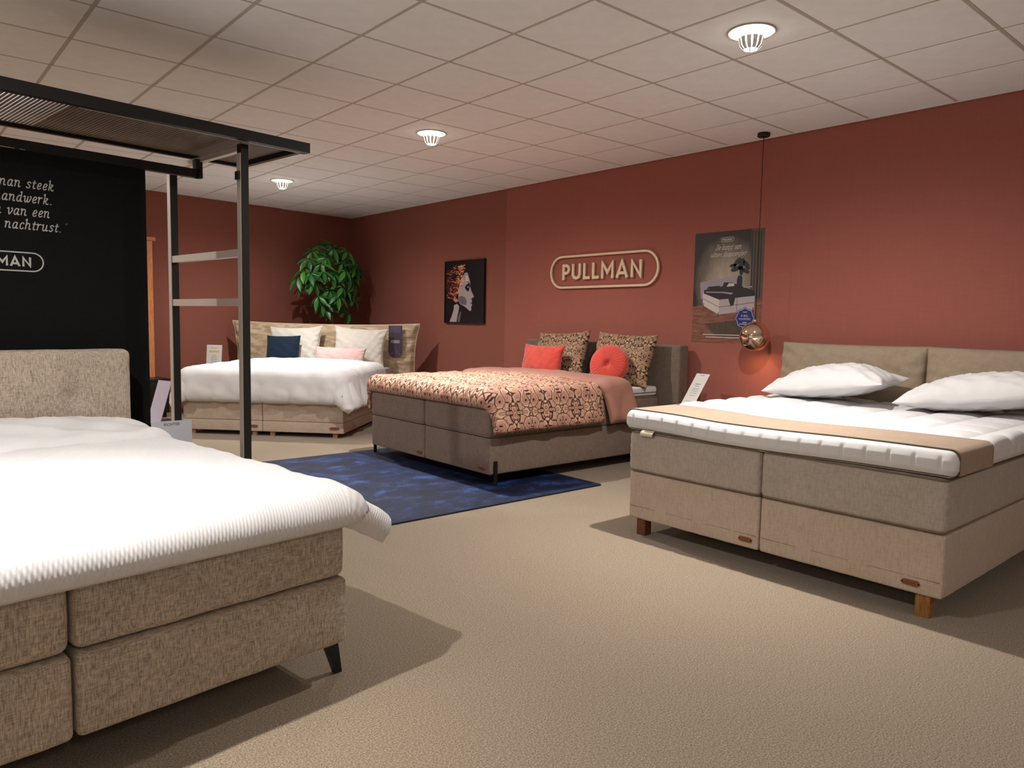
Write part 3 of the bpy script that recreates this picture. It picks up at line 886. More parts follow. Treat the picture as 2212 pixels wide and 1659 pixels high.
# fabric panel hanging from the beam
pr = loc1((1.205, 4.625, 0)).x
PLX = -.62
pn = box('hanging_panel', M_['panel'], PLX, pr, HY - .012, HY + .012, .06, 2.09, None, label='black fabric panel with pale Dutch slogan hanging behind the tweed headboard', cat='panel')
pn.location = P1; pn.rotation_euler = (0, 0, TH)
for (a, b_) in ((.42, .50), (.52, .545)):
    box('beam_glint', M_['lit_metal'], a, b_, HY - .0215, HY - .02, 2.085, 2.088, hbm)
yf = HY - .0126
def text_line(txt, size, xr, z, right=True):
    tw = script_strokes(txt, size)[1]
    lx = xr - tw + size * .22
    for i, wd in enumerate(txt.split(' ')):
        pre = script_strokes(' '.join(txt.split(' ')[:i]) + ' ', size)[1] if i else 0
        sts, _ = script_strokes(wd, size)
        mb = MB(); strokes_mesh(mb, sts, size * .15, 0, .0006, size * .02)
        link('slogan_word', mb.mesh('slogan_word'), M_['text'], pn, loc=(lx + pre, yf, z), rot=(PI / 2, 0, 0))

# ================================================================== BED 3: bare topper bed (right foreground)
F3 = Vector((3.433, 2.000, 0)); R3 = -PI / 2
W3, L3 = 1.752, 2.0
b3 = empty('box_spring_bed', F3, R3, 'beige box spring bed with oak block legs and bare white topper', 'bed')
h3 = W3 / 2
def m3disp(P, N):
    d = weave_disp(P, N)
    side = np.abs(N[:, 2]) < .5
    # pocketed border: rows of soft dimples
    dim = .0022 * np.cos(P[:, 0] * 2 * PI / .045) * np.cos(P[:, 2] * 2 * PI / .055) * (np.abs(P[:, 2]) < .085)
    return d + np.where(side & (np.abs(N[:, 1]) > .7), dim, 0)
for s in (-1, 1):
    softbox('box_spring', M_['beige'], h3 - .006, L3, .285, .014, b3, (s * h3 / 2, L3 / 2, .10), nx=20, ny=24, nz=8, bulge=(.003, .004, 0), disp=weave_disp)
    softbox('mattress', M_['beige_m'], h3 - .006, L3 + .012, .242, .028, b3, (s * h3 / 2, L3 / 2 - .006, .387), nx=50, ny=24, nz=16, bulge=(.008, .014, .004), disp=m3disp)
    pipe_rect(b3, M_['piping'], h3 - .012, L3 + .01, .03, .622, .0045, s * h3 / 2, L3 / 2 - .006)
    pipe_rect(b3, M_['piping'], h3 - .012, L3 + .01, .03, .395, .0045, s * h3 / 2, L3 / 2 - .006)
    box('hem_seam', M_['piping'], s * h3 / 2 - h3 / 2 + .015, s * h3 / 2 + h3 / 2 - .015, -.0035, .002, .1745, .176, b3)
badge(b3, -.075, -.0045, .147); badge(b3, h3 - .13, -.0045, .147)
for (sx, y) in ((-1, .05), (1, .05), (-1, L3 - .05), (1, L3 - .05), ):
    lx = sx * (h3 - .085)
    box('leg', M_['oak'] if sx > .5 else M_['walnut'], lx - .031, lx + .031, y - .031, y + .031, 0, .1005, b3, bevel=.003)
# headboard: frame with two loose back cushions
box('headboard_frame', M_['beige_hb'], -1.06, 1.06, L3 + .17, L3 + .26, .0, 1.06, b3, bevel=.01)
for i, s in enumerate((-1, 1)):
    me, ring = pillow_mesh('back_cushion', 1.075, .60, .22, 44, .012, 11 + i * 5, .007, .28, .015)
    c = link('back_cushion', me, M_['beige_hb'], b3, smooth=True)
    c.location = (s * .538, L3 + .085, .84); c.rotation_euler = (PI / 2 - .06, 0, .0)
    mbp = MB().tube(ring, .0045, 6, closed=True); mbp.obj('piping', M_['piping'], c, smooth=True)

# topper of bed 3
TW, TL, TH3 = 1.80, 2.03, .118
def topper_disp(P, N):
    x, y, z = P[:, 0], P[:, 1], P[:, 2]
    top = np.clip(N[:, 2], 0, 1)
    q = .26
    gx = np.abs(np.sin(PI * (x) / q)); gy = np.abs(np.sin(PI * (y + TL / 2 - .48) / q))
    quilt = .024 * (np.minimum(gx, gy) ** .5) - .006
    quilt = quilt * np.clip((y + TL / 2 - .46) / .06, 0, 1)
    d = top * quilt
    side = np.clip(1 - np.abs(N[:, 2]) * 2.5, 0, 1)
    pitch = .105
    along = np.where(np.abs(N[:, 1]) > np.abs(N[:, 0]), x, y)
    ph = np.abs(((along / pitch) % 1) - .5) * 2          # 1 at seam
    d += side * (.006 * (1 - ph ** 6) - .006 * np.exp(-((1 - ph) / .06) ** 2))
    d += side * (-.004) * np.exp(-((z - .028) / .006) ** 2)
    return d
tp_root = empty('mattress_topper', F3 + Vector((0, 0, 0)), R3, 'quilted white mattress topper with taupe foot band on the oak-legged bed', 'mattress topper')
tme = softbox_mesh('topper_pad', TW, TL, TH3, .036, nx=230, ny=90, nz=14, bulge=(0, 0, 0), disp=topper_disp)
def sagz(x, y): return -.012 * math.exp(-((x) / .35) ** 2) - .006 * math.exp(-((x + .30) / .2) ** 2)
TZ = .634
for v in tme.vertices:
    v.co.y += TL / 2 - .025; v.co.z += TZ + sagz(v.co.x, v.co.y)
tpad = link('topper_pad', tme, M_['white'], tp_root, smooth=True)
# taupe band across the foot, wrapped over both sides
def topper_profile(off, rad=.036):
    """path across the width around the topper cross-section: from lower left over the top to lower right"""
    pts = []
    hwid = TW / 2 + off; zt = TH3 + off
    pts.append((-hwid, .012))
    pts += [(-hwid, .03)]
    for i in range(7):
        a = PI - (PI / 2) * i / 6
        pts.append((-hwid + rad + rad * math.cos(a) * 1.0, zt - rad + rad * math.sin(a)))
    for i in range(1, 30):
        pts.append((-hwid + rad + (2 * hwid - 2 * rad) * i / 30, zt))
    for i in range(7):
        a = PI / 2 - (PI / 2) * i / 6
        pts.append((hwid - rad + rad * math.cos(a), zt - rad + rad * math.sin(a)))
    pts += [(hwid, .03), (hwid, .012)]
    return pts
oP = topper_profile(.0065); iP = topper_profile(.0015)
mb = MB(); V = []; Fq = []
ys = [.012, .03, .14, .28, .40, .43]
for j, yy in enumerate(ys):
    for (x, z) in oP: V.append((x, yy, TZ + z + sagz(x, yy)))
for j, yy in enumerate(ys):
    for (x, z) in iP: V.append((x, yy, TZ + z + sagz(x, yy)))
n = len(oP); m_ = len(ys)
for j in range(m_ - 1):
    for i in range(n - 1):
        Fq.append((j * n + i, j * n + i + 1, (j + 1) * n + i + 1, (j + 1) * n + i))
        k = m_ * n
        Fq.append((k + j * n + i, k + (j + 1) * n + i, k + (j + 1) * n + i + 1, k + j * n + i + 1))
for i in range(n - 1):
    Fq.append((i, m_ * n + i, m_ * n + i + 1, i + 1)); q0 = (m_ - 1) * n
    Fq.append((q0 + i, q0 + i + 1, m_ * n + q0 + i + 1, m_ * n + q0 + i))
mb.add(V, Fq)
mb.obj('foot_band', M_['grey_band'], tp_root, smooth=True)
MB().tube([(x, .010, TZ + z + sagz(x, 0)) for (x, z) in topper_profile(.004)], .0035, 6).obj('band_piping', M_['piping_dark'], tp_root, smooth=True)
for zz in (.012,):
    pts = [(p[0], p[1] + TL / 2 - .025, TZ + zz + sagz(p[0], 0)) for p in rrect(TW - .022, TL - .022, .03, 5)]
    P2 = []
    for a, b_ in zip(pts, pts[1:] + pts[:1]):
        nn = max(1, int((Vector(b_) - Vector(a)).length / .06))
        for q in range(nn):
            p = Vector(a).lerp(Vector(b_), q / nn); P2.append((p.x, p.y, TZ + zz + sagz(p.x, p.y)))
    MB().tube(P2, .004, 6, closed=True).obj('edge_piping', M_['piping_dark'], tp_root, smooth=True)
# fabric care label hanging from the topper edge
lb = MB(); V = []; 
for i in range(6):
    z = TZ + .012 - .036 * i / 5; y = -.030 - .012 * math.sin(i / 5 * 2.6)
    for x in (-.775, -.685): V.append((x + .012 * (1 - i / 5), y, z))
    for x in (-.685, -.775): V.append((x + .012 * (1 - i / 5), y + .0012, z))
lb.add(V, [(4 * i + q, 4 * i + (q + 1) % 4, 4 * i + 4 + (q + 1) % 4, 4 * i + 4 + q) for i in range(5) for q in range(4)] + [(0, 1, 2, 3), (20, 21, 22, 23)])
M_['care'] = plain('cream_label', srgb(214, 208, 186), .6)
lb.obj('care_label', M_['care'], tp_root, smooth=False)

# bed 3 pillows, lying
for i, (yc, lab) in enumerate(((2.44, 'white pillow with loose case end on the bare topper near the copper pendant'), (1.50, 'plump white pillow on the bare topper farther from the copper pendant'))):
    me, ring = pillow_mesh('pillow', .80 if i == 0 else .86, .52, .29, 48, .08, 3 + 4 * i, .011, .46, .03)
    for v in me.vertices:                    # heavier bottom, loose end
        if v.co.z < 0: v.co.z *= .55
        if i == 0 and v.co.x > .22:
            v.co.z *= 1 - .8 * min((v.co.x - .22) / .2, 1) * .6
            v.co.z += .012 * math.sin(v.co.y * 30) * min((v.co.x - .22) / .2, 1)
    p = link('pillow', me, M_['white'], None, smooth=True, label=lab, cat='pillow', group='pillows on the bare topper')
    p.location = (5.09, yc, .862); p.rotation_euler = (0, -.14, -PI / 2 + (.06 if i == 0 else -.03))

# ================================================================== MID BED: terracotta print bedding
FM = Vector((3.515, 5.195, 0)); RM = -PI / 2
WM, LM = 1.77, 2.02
bmid = empty('box_spring_bed', FM, RM, 'grey-brown box spring bed with terracotta print bedding standing on the blue rug', 'bed')
hM = WM / 2
def mMdisp(P, N):
    side = (np.abs(N[:, 2]) < .5) & (np.abs(N[:, 1]) > .7)
    dim = .0022 * np.cos(P[:, 0] * 2 * PI / .035) * np.exp(-((P[:, 2] - .07) / .035) ** 2)
    return weave_disp(P, N) + np.where(side, dim, 0)
for s in (-1, 1):
    softbox('box_spring', M_['bed_m'], hM - .006, LM, .285, .014, bmid, (s * hM / 2, LM / 2, .092), nx=16, ny=24, nz=8, bulge=(.003, .003, 0), disp=weave_disp)
    softbox('mattress', M_['bed_m'], hM - .006, LM + .008, .222, .028, bmid, (s * hM / 2, LM / 2 - .004, .380), nx=60, ny=24, nz=12, bulge=(.006, .012, .004), disp=mMdisp)
    pipe_rect(bmid, M_['piping'], hM - .012, LM + .006, .03, .595, .0045, s * hM / 2, LM / 2 - .004)
    pipe_rect(bmid, M_['piping'], hM - .012, LM + .006, .03, .387, .0045, s * hM / 2, LM / 2 - .004)
badge(bmid, -.075, -.0045, .135); badge(bmid, hM - .10, -.0045, .135)
for s in (-1, 1):
    for y in (.045, LM - .06):
        mbl = MB()
        mbl.box(s * (hM + .012) - .008, s * (hM + .012) + .008, y - .013, y + .013, .013, .20)
        mbl.box(min(s * (hM + .012), s * (hM - .05)), max(s * (hM + .012), s * (hM - .05)), y - .013, y + .013, .082, .091)
        mbl.obj('leg', M_['black'], bmid)
softbox('topper', M_['white'], WM - .02, LM - .03, .088, .025, bmid, (0, LM / 2, .604), nx=30, ny=30, nz=5)
pipe_rect(bmid, M_['piping_dark'], WM - .014, LM - .024, .03, .64, .003, 0, LM / 2)
softbox('headboard', M_['bed_m_dark'], 2.10, .13, 1.08, .02, bmid, (.045, LM + .08, .0), nx=20, ny=4, nz=16, bulge=(0, .006, 0), disp=weave_disp)
# dark strap label looped over the headboard
mb = MB(); V = []
for i in range(9):
    a = PI * i / 8
    for (r, xx) in ((.072, -.775), (.072, -.685), (.069, -.685), (.069, -.775)):
        V.append((xx + .012 * math.cos(a), LM + .08 + r * math.cos(PI - a) * 1.0, 1.078 + r * math.sin(a) * .75))
mb.add(V, [(4 * i + q, 4 * i + (q + 1) % 4, 4 * i + 4 + (q + 1) % 4, 4 * i + 4 + q) for i in range(8) for q in range(4)] + [(0, 1, 2, 3), (32, 33, 34, 35)])
mb.obj('hang_tag', M_['tagpurple'], None, smooth=False, label='dark strap tag looped over the grey headboard behind a paisley pillow', cat='tag')
tagM = bpy.context.scene.objects['hang_tag']; tagM.location = FM; tagM.rotation_euler = (0, 0, RM)

# duvet
dm = drape_mesh('print_duvet', -hM, hM, -.01, LM - .80, .693, .27, .29, .075, 0, r=.05, flare=lambda nx, ny: .10 + .12 * np.abs(nx), thick=.055, ns=120, nt=90, wr=.007, hang=.006, seed=4, crown=.035, hemw=.08, k=7, dcap=.30)
dmo = link('print_duvet', dm, M_['paisley'], None, FM, (0, 0, RM), True, 'terracotta ornamental print duvet spread over the grey-brown bed', 'duvet')
dmf = drape_mesh('turned_back_lining', -hM, hM, LM - .88, LM - .50, .730, .27, .31, .0, 0, r=.06, flare=lambda nx, ny: .14 + .14 * np.abs(nx), thick=.05, ns=110, nt=44, wr=.006, hang=.008, seed=8, crown=.03, hemw=.08, k=8)
for v in dmf.vertices:                      # the fold's edge slants across the bed
    sx_ = v.co.x / hM
    k = min(max((v.co.y - (LM - .88)) / .38, 0), 1)
    v.co.y += .10 * (sx_ - .2) * (1 - k) + (.07 * max(sx_, 0) ** 2 + .02 * sx_) * k
link('turned_back_lining', dmf, M_['mauve'], dmo, smooth=True)

# pillows and cushions on the mid bed   (world coordinates)
def cushion(name, w, h, t, mat, P, facing, tilt, label, cat, roll=0, pinch=.07, seed=0, wr=.006, puff=.42, ear=.02, piping=None, group=None, flange=0.0, n=36):
    me, ring = pillow_mesh(name, w, h, t, n, pinch, seed, wr, puff, ear, flange)
    for v in me.vertices: v.co.y += h / 2
    ring = [(p[0], p[1] + h / 2, p[2]) for p in ring]
    o = link(name, me, mat, None, smooth=True, label=label, cat=cat, group=group)
    stand(o, P, facing, tilt, roll)
    if piping is not None:
        MB().tube(ring, .0035, 6, closed=True).obj('piping', piping, o, smooth=True)
    return o
cushion('pillow', .71, .485, .17, M_['paisley_p'], (5.30, 5.46, .70), PI, .30, 'crumpled brown paisley pillow behind the coral rectangular cushion', 'pillow', .05, .05, 21, .012, .4, .03)
cushion('pillow', .71, .49, .17, M_['paisley_p'], (5.30, 4.64, .698), PI, .28, 'brown paisley pillow standing behind the round coral cushion', 'pillow', -.03, .05, 27, .010, .4, .03)
cushion('cushion', .535, .345, .15, M_['coral'], (5.09, 5.49, .70), PI + .05, .25, 'coral velvet rectangular cushion on the terracotta print bed', 'cushion', .0, .06, 31, .006, .42, .03)
# round pleated cushion
def round_cushion():
    nr, na = 22, 96; V = []
    R, T = .184, .12
    for side in (1, -1):
        for i in range(nr + 1):
            q = i / nr
            for a in range(na):
                an = 2 * PI * a / na
                th = T / 2 * (1 - q ** 2.6) ** .45 * (1 - .62 * math.exp(-(q / .16) ** 2))
                th += .0035 * math.sin(an * 30) * math.sin(min(q, 1) * PI) ** .7 * (1 if side > 0 else .5)
                V.append((R * q * math.cos(an), R + R * q * math.sin(an), side * (th + .004)))
    f = []
    for s in (0, 1):
        o_ = s * (nr + 1) * na
        for i in range(nr):
            for a in range(na):
                b_ = (a + 1) % na
                f.append((o_ + i * na + a, o_ + i * na + b_, o_ + (i + 1) * na + b_, o_ + (i + 1) * na + a))
    e0 = nr * na; e1 = (nr + 1) * na + nr * na
    for a in range(na):
        b_ = (a + 1) % na; f.append((e0 + a, e0 + b_, e1 + b_, e1 + a))
    me = fix_normals(pyd('round_cushion', V, f))
    o = link('round_cushion', me, M_['coral'], None, smooth=True, label='round pleated coral velvet cushion with a buttoned centre', cat='cushion')
    stand(o, (5.10, 4.575, .705), PI + .35, .22)
    MB().lathe([(0, .034), (.010, .033), (.013, .026)], 12, 0, R).obj('button', M_['coral'], o, smooth=True)
    ring = [(R * math.cos(2 * PI * k / 60), R + R * math.sin(2 * PI * k / 60), 0) for k in range(60)]
    MB().tube(ring, .005, 6, closed=True).obj('piping', M_['coral'], o, smooth=True)
round_cushion()

# rug under the mid bed
rg = empty('rug', (0, 0, 0), 0, 'short-pile mottled blue rug under the foot of the terracotta print bed', 'rug')
box('pile', M_['rug'], 2.365, 4.27, 3.86, 6.22, .0005, .012, rg, bevel=.003)
rp = [(3.3175 + p[0], 5.04 + p[1], .0065) for p in rrect(1.905, 2.36, .01, 3)]
MB().tube(rp, .006, 6, closed=True).obj('binding', M_['rug_edge'], rg, smooth=True)

# night stand between the mid bed and the bare bed, with price card
ns = empty('nightstand', (5.44, 3.70, 0), 0, 'low black nightstand between the grey headboard and the bare topper bed', 'nightstand')
box('top_board', M_['darkwood'], -.27, .26, -.30, .28, .545, .575, ns, bevel=.003)
box('carcass', M_['darkwood'], -.24, .24, -.27, .25, .10, .5445, ns, bevel=.002)
for z in (.13, .34):
    d_ = box('drawer', M_['darkwood'], -.258, -.241, -.25, .23, z, z + .185, ns, bevel=.002)
    box('handle', M_['black'], -.272, -.2585, -.06, .04, z + .09, z + .10, d_)
for (x, y) in ((-.22, -.25), (.22, -.25), (-.22, .23), (.22, .23)):
    box('leg', M_['black'], x - .015, x + .015, y - .015, y + .015, 0, .0995, ns)

def price_card(name, w, h, loc, facing, tilt, label, lines, accent=None, mat=None, head=None, foot=.06):
    r = empty(name, loc, 0, label, 'price card')
    mb = MB().box(-w / 2, w / 2, 0, h, -.0015, .0015)
    c = mb.obj('sheet', mat or M_['paper'], r)
    d = Vector((math.cos(facing), math.sin(facing), 0))
    z = (d * math.cos(tilt) + Vector((0, 0, 1)) * math.sin(tilt)).normalized(); y = (Vector((0, 0, 1)) * math.cos(tilt) - d * math.sin(tilt)).normalized(); x = y.cross(z)
    m = Matrix((x, y, z)).transposed().to_4x4(); c.matrix_local = m
    if foot:
        fo = MB().box(-w / 2, w / 2, -.0, .002, -foot, 0).obj('foot_plate', M_['glassy'], r)
        m2 = Matrix((x, Vector((0, 0, 1)), -d)).transposed().to_4x4() if False else None
        fo.rotation_euler = (0, 0, facing + PI / 2)
        me = fo.data
        for v in me.vertices: v.co = Vector((v.co.x, -v.co.z * -1.0, v.co.y))
    if head: bfont(c, head[0], head[1], M_['ink_dark'], (0, h - head[2], .0018), None, 'printed_heading')
    for (yy, ww, th) in lines:
        box('printed_line', M_['ink'], -ww / 2, ww / 2, yy - th / 2, yy + th / 2, .0016, .0020, c)
    if accent:
        yy, ww, th = accent; box('yellow_bar', M_['yellow'], -ww / 2, ww / 2, yy - th / 2, yy + th / 2, .0016, .0021, c)
    return r
price_card('price_card', .15, .32, (5.36, 3.86, .5765), PI - .12, .62, 'tall white price card leaning on the black nightstand', [(.21, .06, .006), (.19, .05, .004), (.165, .07, .003), (.15, .07, .003), (.135, .08, .003), (.115, .07, .003), (.09, .06, .003), (.03, .08, .003)], head=('PULLMAN', .012, .02))

# ================================================================== BED 2: diagonal white bed in the corner
AN2 = math.radians(43.5)
n2 = Vector((math.cos(AN2), math.sin(AN2), 0)); d2 = Vector((n2.y, -n2.x, 0))
R2 = AN2 - PI / 2
C2 = Vector((3.72, 7.02, 0)); W2, L2 = 1.78, 1.96
F2 = C2 - d2 * (W2 / 2)
b2 = empty('box_spring_bed', F2, R2, 'sand box spring bed with long cushioned headboard set diagonally in the corner', 'bed')
h2 = W2 / 2
for s in (-1, 1):
    softbox('storage_base', M_['bed2'], h2 - .005, L2, .112, .006, b2, (s * h2 / 2, L2 / 2, .05), nx=4, ny=4, nz=3)
    softbox('box_spring', M_['bed2'], h2 - .005, L2, .222, .010, b2, (s * h2 / 2, L2 / 2, .1635), nx=8, ny=8, nz=4, bulge=(.002, .003, 0))
    softbox('mattress', M_['bed2'], h2 - .005, L2 - .01, .262, .03, b2, (s * h2 / 2, L2 / 2, .387), nx=8, ny=8, nz=4)
    badge(b2, s * h2 / 2 + h2 / 2 - .10, -.001, .105, .10, .030)
for x in (-h2 + .1, -.10, .10, h2 - .1):
    for y in (.05, L2 - .08):
        box('leg', M_['paleleg'], x - .024, x + .024, y - .024, y + .024, 0, .0505, b2)
# headboard: slab in a loose quilted cover with flanged corners
me, ring = pillow_mesh('headboard_cover', 2.46, 1.15, .19, 60, .012, 41, .010, .22, .045, .012)
hbo = link('headboard_cover', me, M_['jacquard'], b2, smooth=True)
hbo.location = (-.055, L2 + .105, .615); hbo.rotation_euler = (PI / 2, 0, 0)
M_['cream_pipe'] = plain('cream_cord', srgb(222, 206, 178), .8)
MB().tube(ring, .006, 6, closed=True).obj('piping', M_['cream_pipe'], hbo, smooth=True)
# tag on headboard
tg = empty('hang_tag', F2, R2, 'rounded aubergine brand tag hanging over the sand headboard', 'tag')
pts = [(-.09, .21), (.09, .21), (.09, -.12)] + [(.09 * math.cos(a), -.12 - .085 * math.sin(a)) for a in [PI * i / 10 for i in range(1, 10)]] + [(-.09, -.12)]
sh = MB().poly(pts, 0, .004).obj('tag_card', M_['tagpurple'], tg, loc=(.93, L2 + .002, .98), rot=(PI / 2 + .0, 0, 0))
MB().poly([(-.073, .205), (.073, .205), (.07, .10), (.03, .13), (0, .11), (-.03, .135), (-.07, .10)], .004, .0045).obj('print_sky', M_['tagpurple2'], sh)
for (a, b_) in ((-.045, -.15), (.02, -.13), (.05, -.16)):
    MB().poly([(a - .02, b_ - .01), (a, b_ + .03), (a + .022, b_ - .005), (a + .004, b_ - .03)], .004, .0045).obj('print_leaf', M_['tagpurple2'], sh)
logo(sh, M_['text'], .118, .036, .004, .004, .0048, (0, .0, 0), None)

# duvet of bed 2
dv2 = drape_mesh('white_duvet', -h2, h2, -.01, L2 - .46, .657, .36, .36, .27, 0, r=.07, flare=lambda nx, ny: .12 + .25 * np.clip(np.abs(nx), 0, 1), thick=.065, ns=110, nt=100, wr=.008, hang=.012, seed=6, crown=.03, hemw=.12, k=10, headpuff=.02, dcap=.40)
link('white_duvet', dv2, M_['white_duvet'], None, F2, (0, 0, R2), True, 'plump white duvet hanging low over the diagonal corner bed', 'duvet')
def on2(u, t, z): p = F2 + d2 * u + n2 * t; return (p.x, p.y, z)
fc2 = AN2 + PI
cushion('pillow', .68, .50, .17, M_['pillow_cream'], on2(-.365, 1.765, .66), fc2, .26, 'cream pillow behind the navy cushion on the corner bed', 'pillow', .03, .06, 51, .008, .4, .05, M_['cream_pipe'])
cushion('pillow', .68, .50, .17, M_['pillow_cream'], on2(.475, 1.765, .66), fc2, .26, 'cream pillow behind the pale pink bolster cushion', 'pillow', -.05, .06, 57, .008, .4, .05, M_['cream_pipe'])
cushion('cushion', .44, .385, .13, M_['navy'], on2(-.455, 1.59, .66), fc2, .24, 'plain navy blue cushion on the white corner bed', 'cushion', .02, .04, 61, .004, .4, .02)
cushion('cushion', .66, .245, .13, M_['pink'], on2(.30, 1.59, .66), fc2, .24, 'long pale pink cushion on the white corner bed', 'cushion', -.02, .05, 67, .005, .4, .03)

# side table with price card left of bed 2
t2 = empty('side_table', on2(-1.35, 1.55, 0), R2, 'small dark side table behind the white corner bed', 'side table')
MB().lathe([(0, .60), (.18, .60), (.185, .594), (.18, .585), (0, .585)], 28).obj('table_top', M_['darkwood'], t2, smooth=False)
MB().lathe([(.016, .584), (.016, .02)], 12).obj('stem', M_['black'], t2, smooth=True)
MB().lathe([(0, .0), (.14, .0), (.14, .008), (.02, .02), (0, .02)], 28).obj('base', M_['black'], t2)
price_card('price_card', .21, .30, on2(-1.35, 1.55, .601), fc2 - .05, .10, 'white price card with a yellow bar beside the corner bed', [(.26, .10, .004), (.165, .06, .004), (.14, .09, .005), (.115, .09, .005), (.09, .08, .005), (.06, .10, .004)], accent=(.215, .14, .022))

# ================================================================== plant in the corner
pl = empty('potted_schefflera', (4.98, 9.86, 0), 0, 'leafy green umbrella plant in the dark corner behind the headboard', 'plant')
MB().lathe([(0, .0), (.14, .0), (.155, .05), (.185, .36), (.20, .37), (.20, .39), (.175, .39), (.17, .36), (0, .36)], 32).obj('pot', M_['pot'], pl, smooth=False)
MB().lathe([(0, .352), (.168, .35)], 24).obj('soil', M_['soil'], pl)
rnd = random.Random(5)
lv = []; nn = 7
for i in range(nn + 1):
    q = i / nn; wd_ = .031 * math.sin(PI * min(q * .95 + .04, 1)) ** 1.15; zz = -.06 * q * q
    lv += [(-wd_, .19 * q + .015, zz + .008), (0, .19 * q + .015, zz - .002), (wd_, .19 * q + .015, zz + .008)]
lf = []
for i in range(nn):
    for k in range(2):
        lf.append((3 * i + k, 3 * i + k + 1, 3 * i + 4 + k, 3 * i + 3 + k))
V2 = lv + [(v[0], v[1], v[2] - .0012) for v in lv]; N3 = len(lv)
lf2 = lf + [tuple(i + N3 for i in q)[::-1] for q in lf]
leaf_me = pyd('leaf', V2, lf2); leaf_me.materials.append(M_['leaf'])
leaf_me.polygons.foreach_set('use_smooth', [True] * len(leaf_me.polygons))
stems = [[(.0, .0, .35), (.03, -.02, .8), (.06, -.02, 1.3), (.02, -.04, 1.75), (.0, -.03, 2.15)],
         [(.05, .03, .35), (.08, .0, .8), (.10, .02, 1.3), (.18, .02, 1.7), (.22, .0, 2.0)],
         [(-.04, .02, .35), (-.04, .04, .8), (.0, .05, 1.25), (-.12, .02, 1.6), (-.2, .02, 1.95)]]
for s_ in stems:
    MB().tube(s_, [.019, .017, .014, .010, .006], 8).obj('stem', M_['bark'], pl, smooth=True)
CL = []      # umbrella centres (local x along wall, y depth, z)
base = [(-.30, -.12, 2.18), (-.02, -.16, 2.26), (.25, -.14, 2.14), (-.22, -.24, 2.02), (.08, -.24, 2.06), (.33, -.20, 1.95), (-.40, -.10, 1.98), (-.05, -.30, 1.86), (.22, -.26, 1.86),
        (-.30, -.20, 1.74), (.34, -.16, 1.74), (-.10, -.24, 1.66), (-.26, -.22, 1.58), (.16, -.16, 1.60), (.30, -.12, 1.56), (-.10, -.16, 1.42), (.26, -.14, 1.36), (.05, -.04, 2.34), (-.16, -.02, 2.30),
        (.40, -.06, 1.86), (-.36, -.04, 1.72), (.02, -.12, 1.94), (.18, -.22, 2.22), (-.14, -.22, 2.14), (.40, -.14, 2.06), (-.34, -.22, 1.88), (.14, -.3, 1.96), (.14, .0, 2.22), (-.44, -.02, 1.86), (.10, -.28, 1.74), (-.20, -.28, 1.94), (.02, -.30, 1.58), (-.34, -.16, 2.08), (.30, -.24, 2.06), (.20, -.2, 1.70), (-.18, -.18, 1.50), (.34, -.1, 1.64)]
for (x, y, z) in base:
    x += rnd.uniform(-.03, .03); z += rnd.uniform(-.03, .03); x *= 1.02
    # petiole back to nearest stem
    best = min(((Vector((x, y, z)) - Vector(p)).length, p) for s_ in stems for p in [tuple(Vector(s_[i]).lerp(Vector(s_[i + 1]), q)) for i in range(2, 4) for q in (0, .33, .66)])[1]
    b0 = Vector(best); b1_ = Vector((x, y, z))
    MB().tube([b0, b0.lerp(b1_, .5) + Vector((0, 0, .03)), b1_], .0035, 5).obj('petiole', M_['leaf'], pl, smooth=True)
    tilt = rnd.uniform(.25, .75); az = math.atan2(y + .02, x) + rnd.uniform(-.5, .5)
    nrm = Vector((math.cos(az) * math.sin(tilt), math.sin(az) * math.sin(tilt) - .35, math.cos(tilt))).normalized()
    t_ = nrm.orthogonal().normalized(); bt = nrm.cross(t_)
    nl = rnd.choice((6, 7, 7, 8)); ph = rnd.uniform(0, 6)
    for k in range(nl):
        a = ph + 2 * PI * k / nl
        d_ = (t_ * math.cos(a) + bt * math.sin(a)); droop = rnd.uniform(.15, .5)
        yv = (d_ * math.cos(droop) - nrm * math.sin(droop)).normalized(); zv = (nrm * math.cos(droop) + d_ * math.sin(droop)).normalized(); xv = yv.cross(zv)
        sc = rnd.uniform(.82, 1.15)
        m = Matrix((xv * sc, yv * sc, zv * sc)).transposed().to_4x4(); m.translation = b1_
        o = bpy.data.objects.new('leaf', leaf_me); COL.objects.link(o); o.parent = pl; o.matrix_local = m

# ================================================================== things on the right wall
def onwall(y, z, off=.0): return (WX - off, y, z)
RW = (PI / 2, 0, -PI / 2)        # local x -> -Y (rightwards in view), local y -> up, local z -> -X (out of wall)

# metal brand sign: pill outline and seven letters on short pins
sg = empty('wall_sign', onwall(5.245, 1.811, .0), 0, 'champagne metal PULLMAN letters in a rounded outline on the terracotta wall', 'sign')
mb = MB(); pill_ring(mb, 1.50, .352, .022, .016, .034); mb.obj('outline', M_['gold'], sg, rot=RW)
ls, tw = pullman(1.0); kx = 1.125 / tw; kz = .168
for ch, sts in ls:
    mb = MB(); strokes_mesh(mb, sts, .031, .014, .034, 0, lambda p: ((p[0] - tw / 2) * kx, (p[1] - .5) * kz))
    mb.obj('letter', M_['gold'], sg, rot=RW)
for (a, b_) in ((-.739, 0), (.739, 0), (-.4, .165), (.4, .165), (-.4, -.165), (.4, -.165)):
    MB().lathe([(0, 0), (.006, 0), (.006, .017), (0, .017)], 8, a, b_).obj('pin', M_['rivet'], sg, rot=RW)

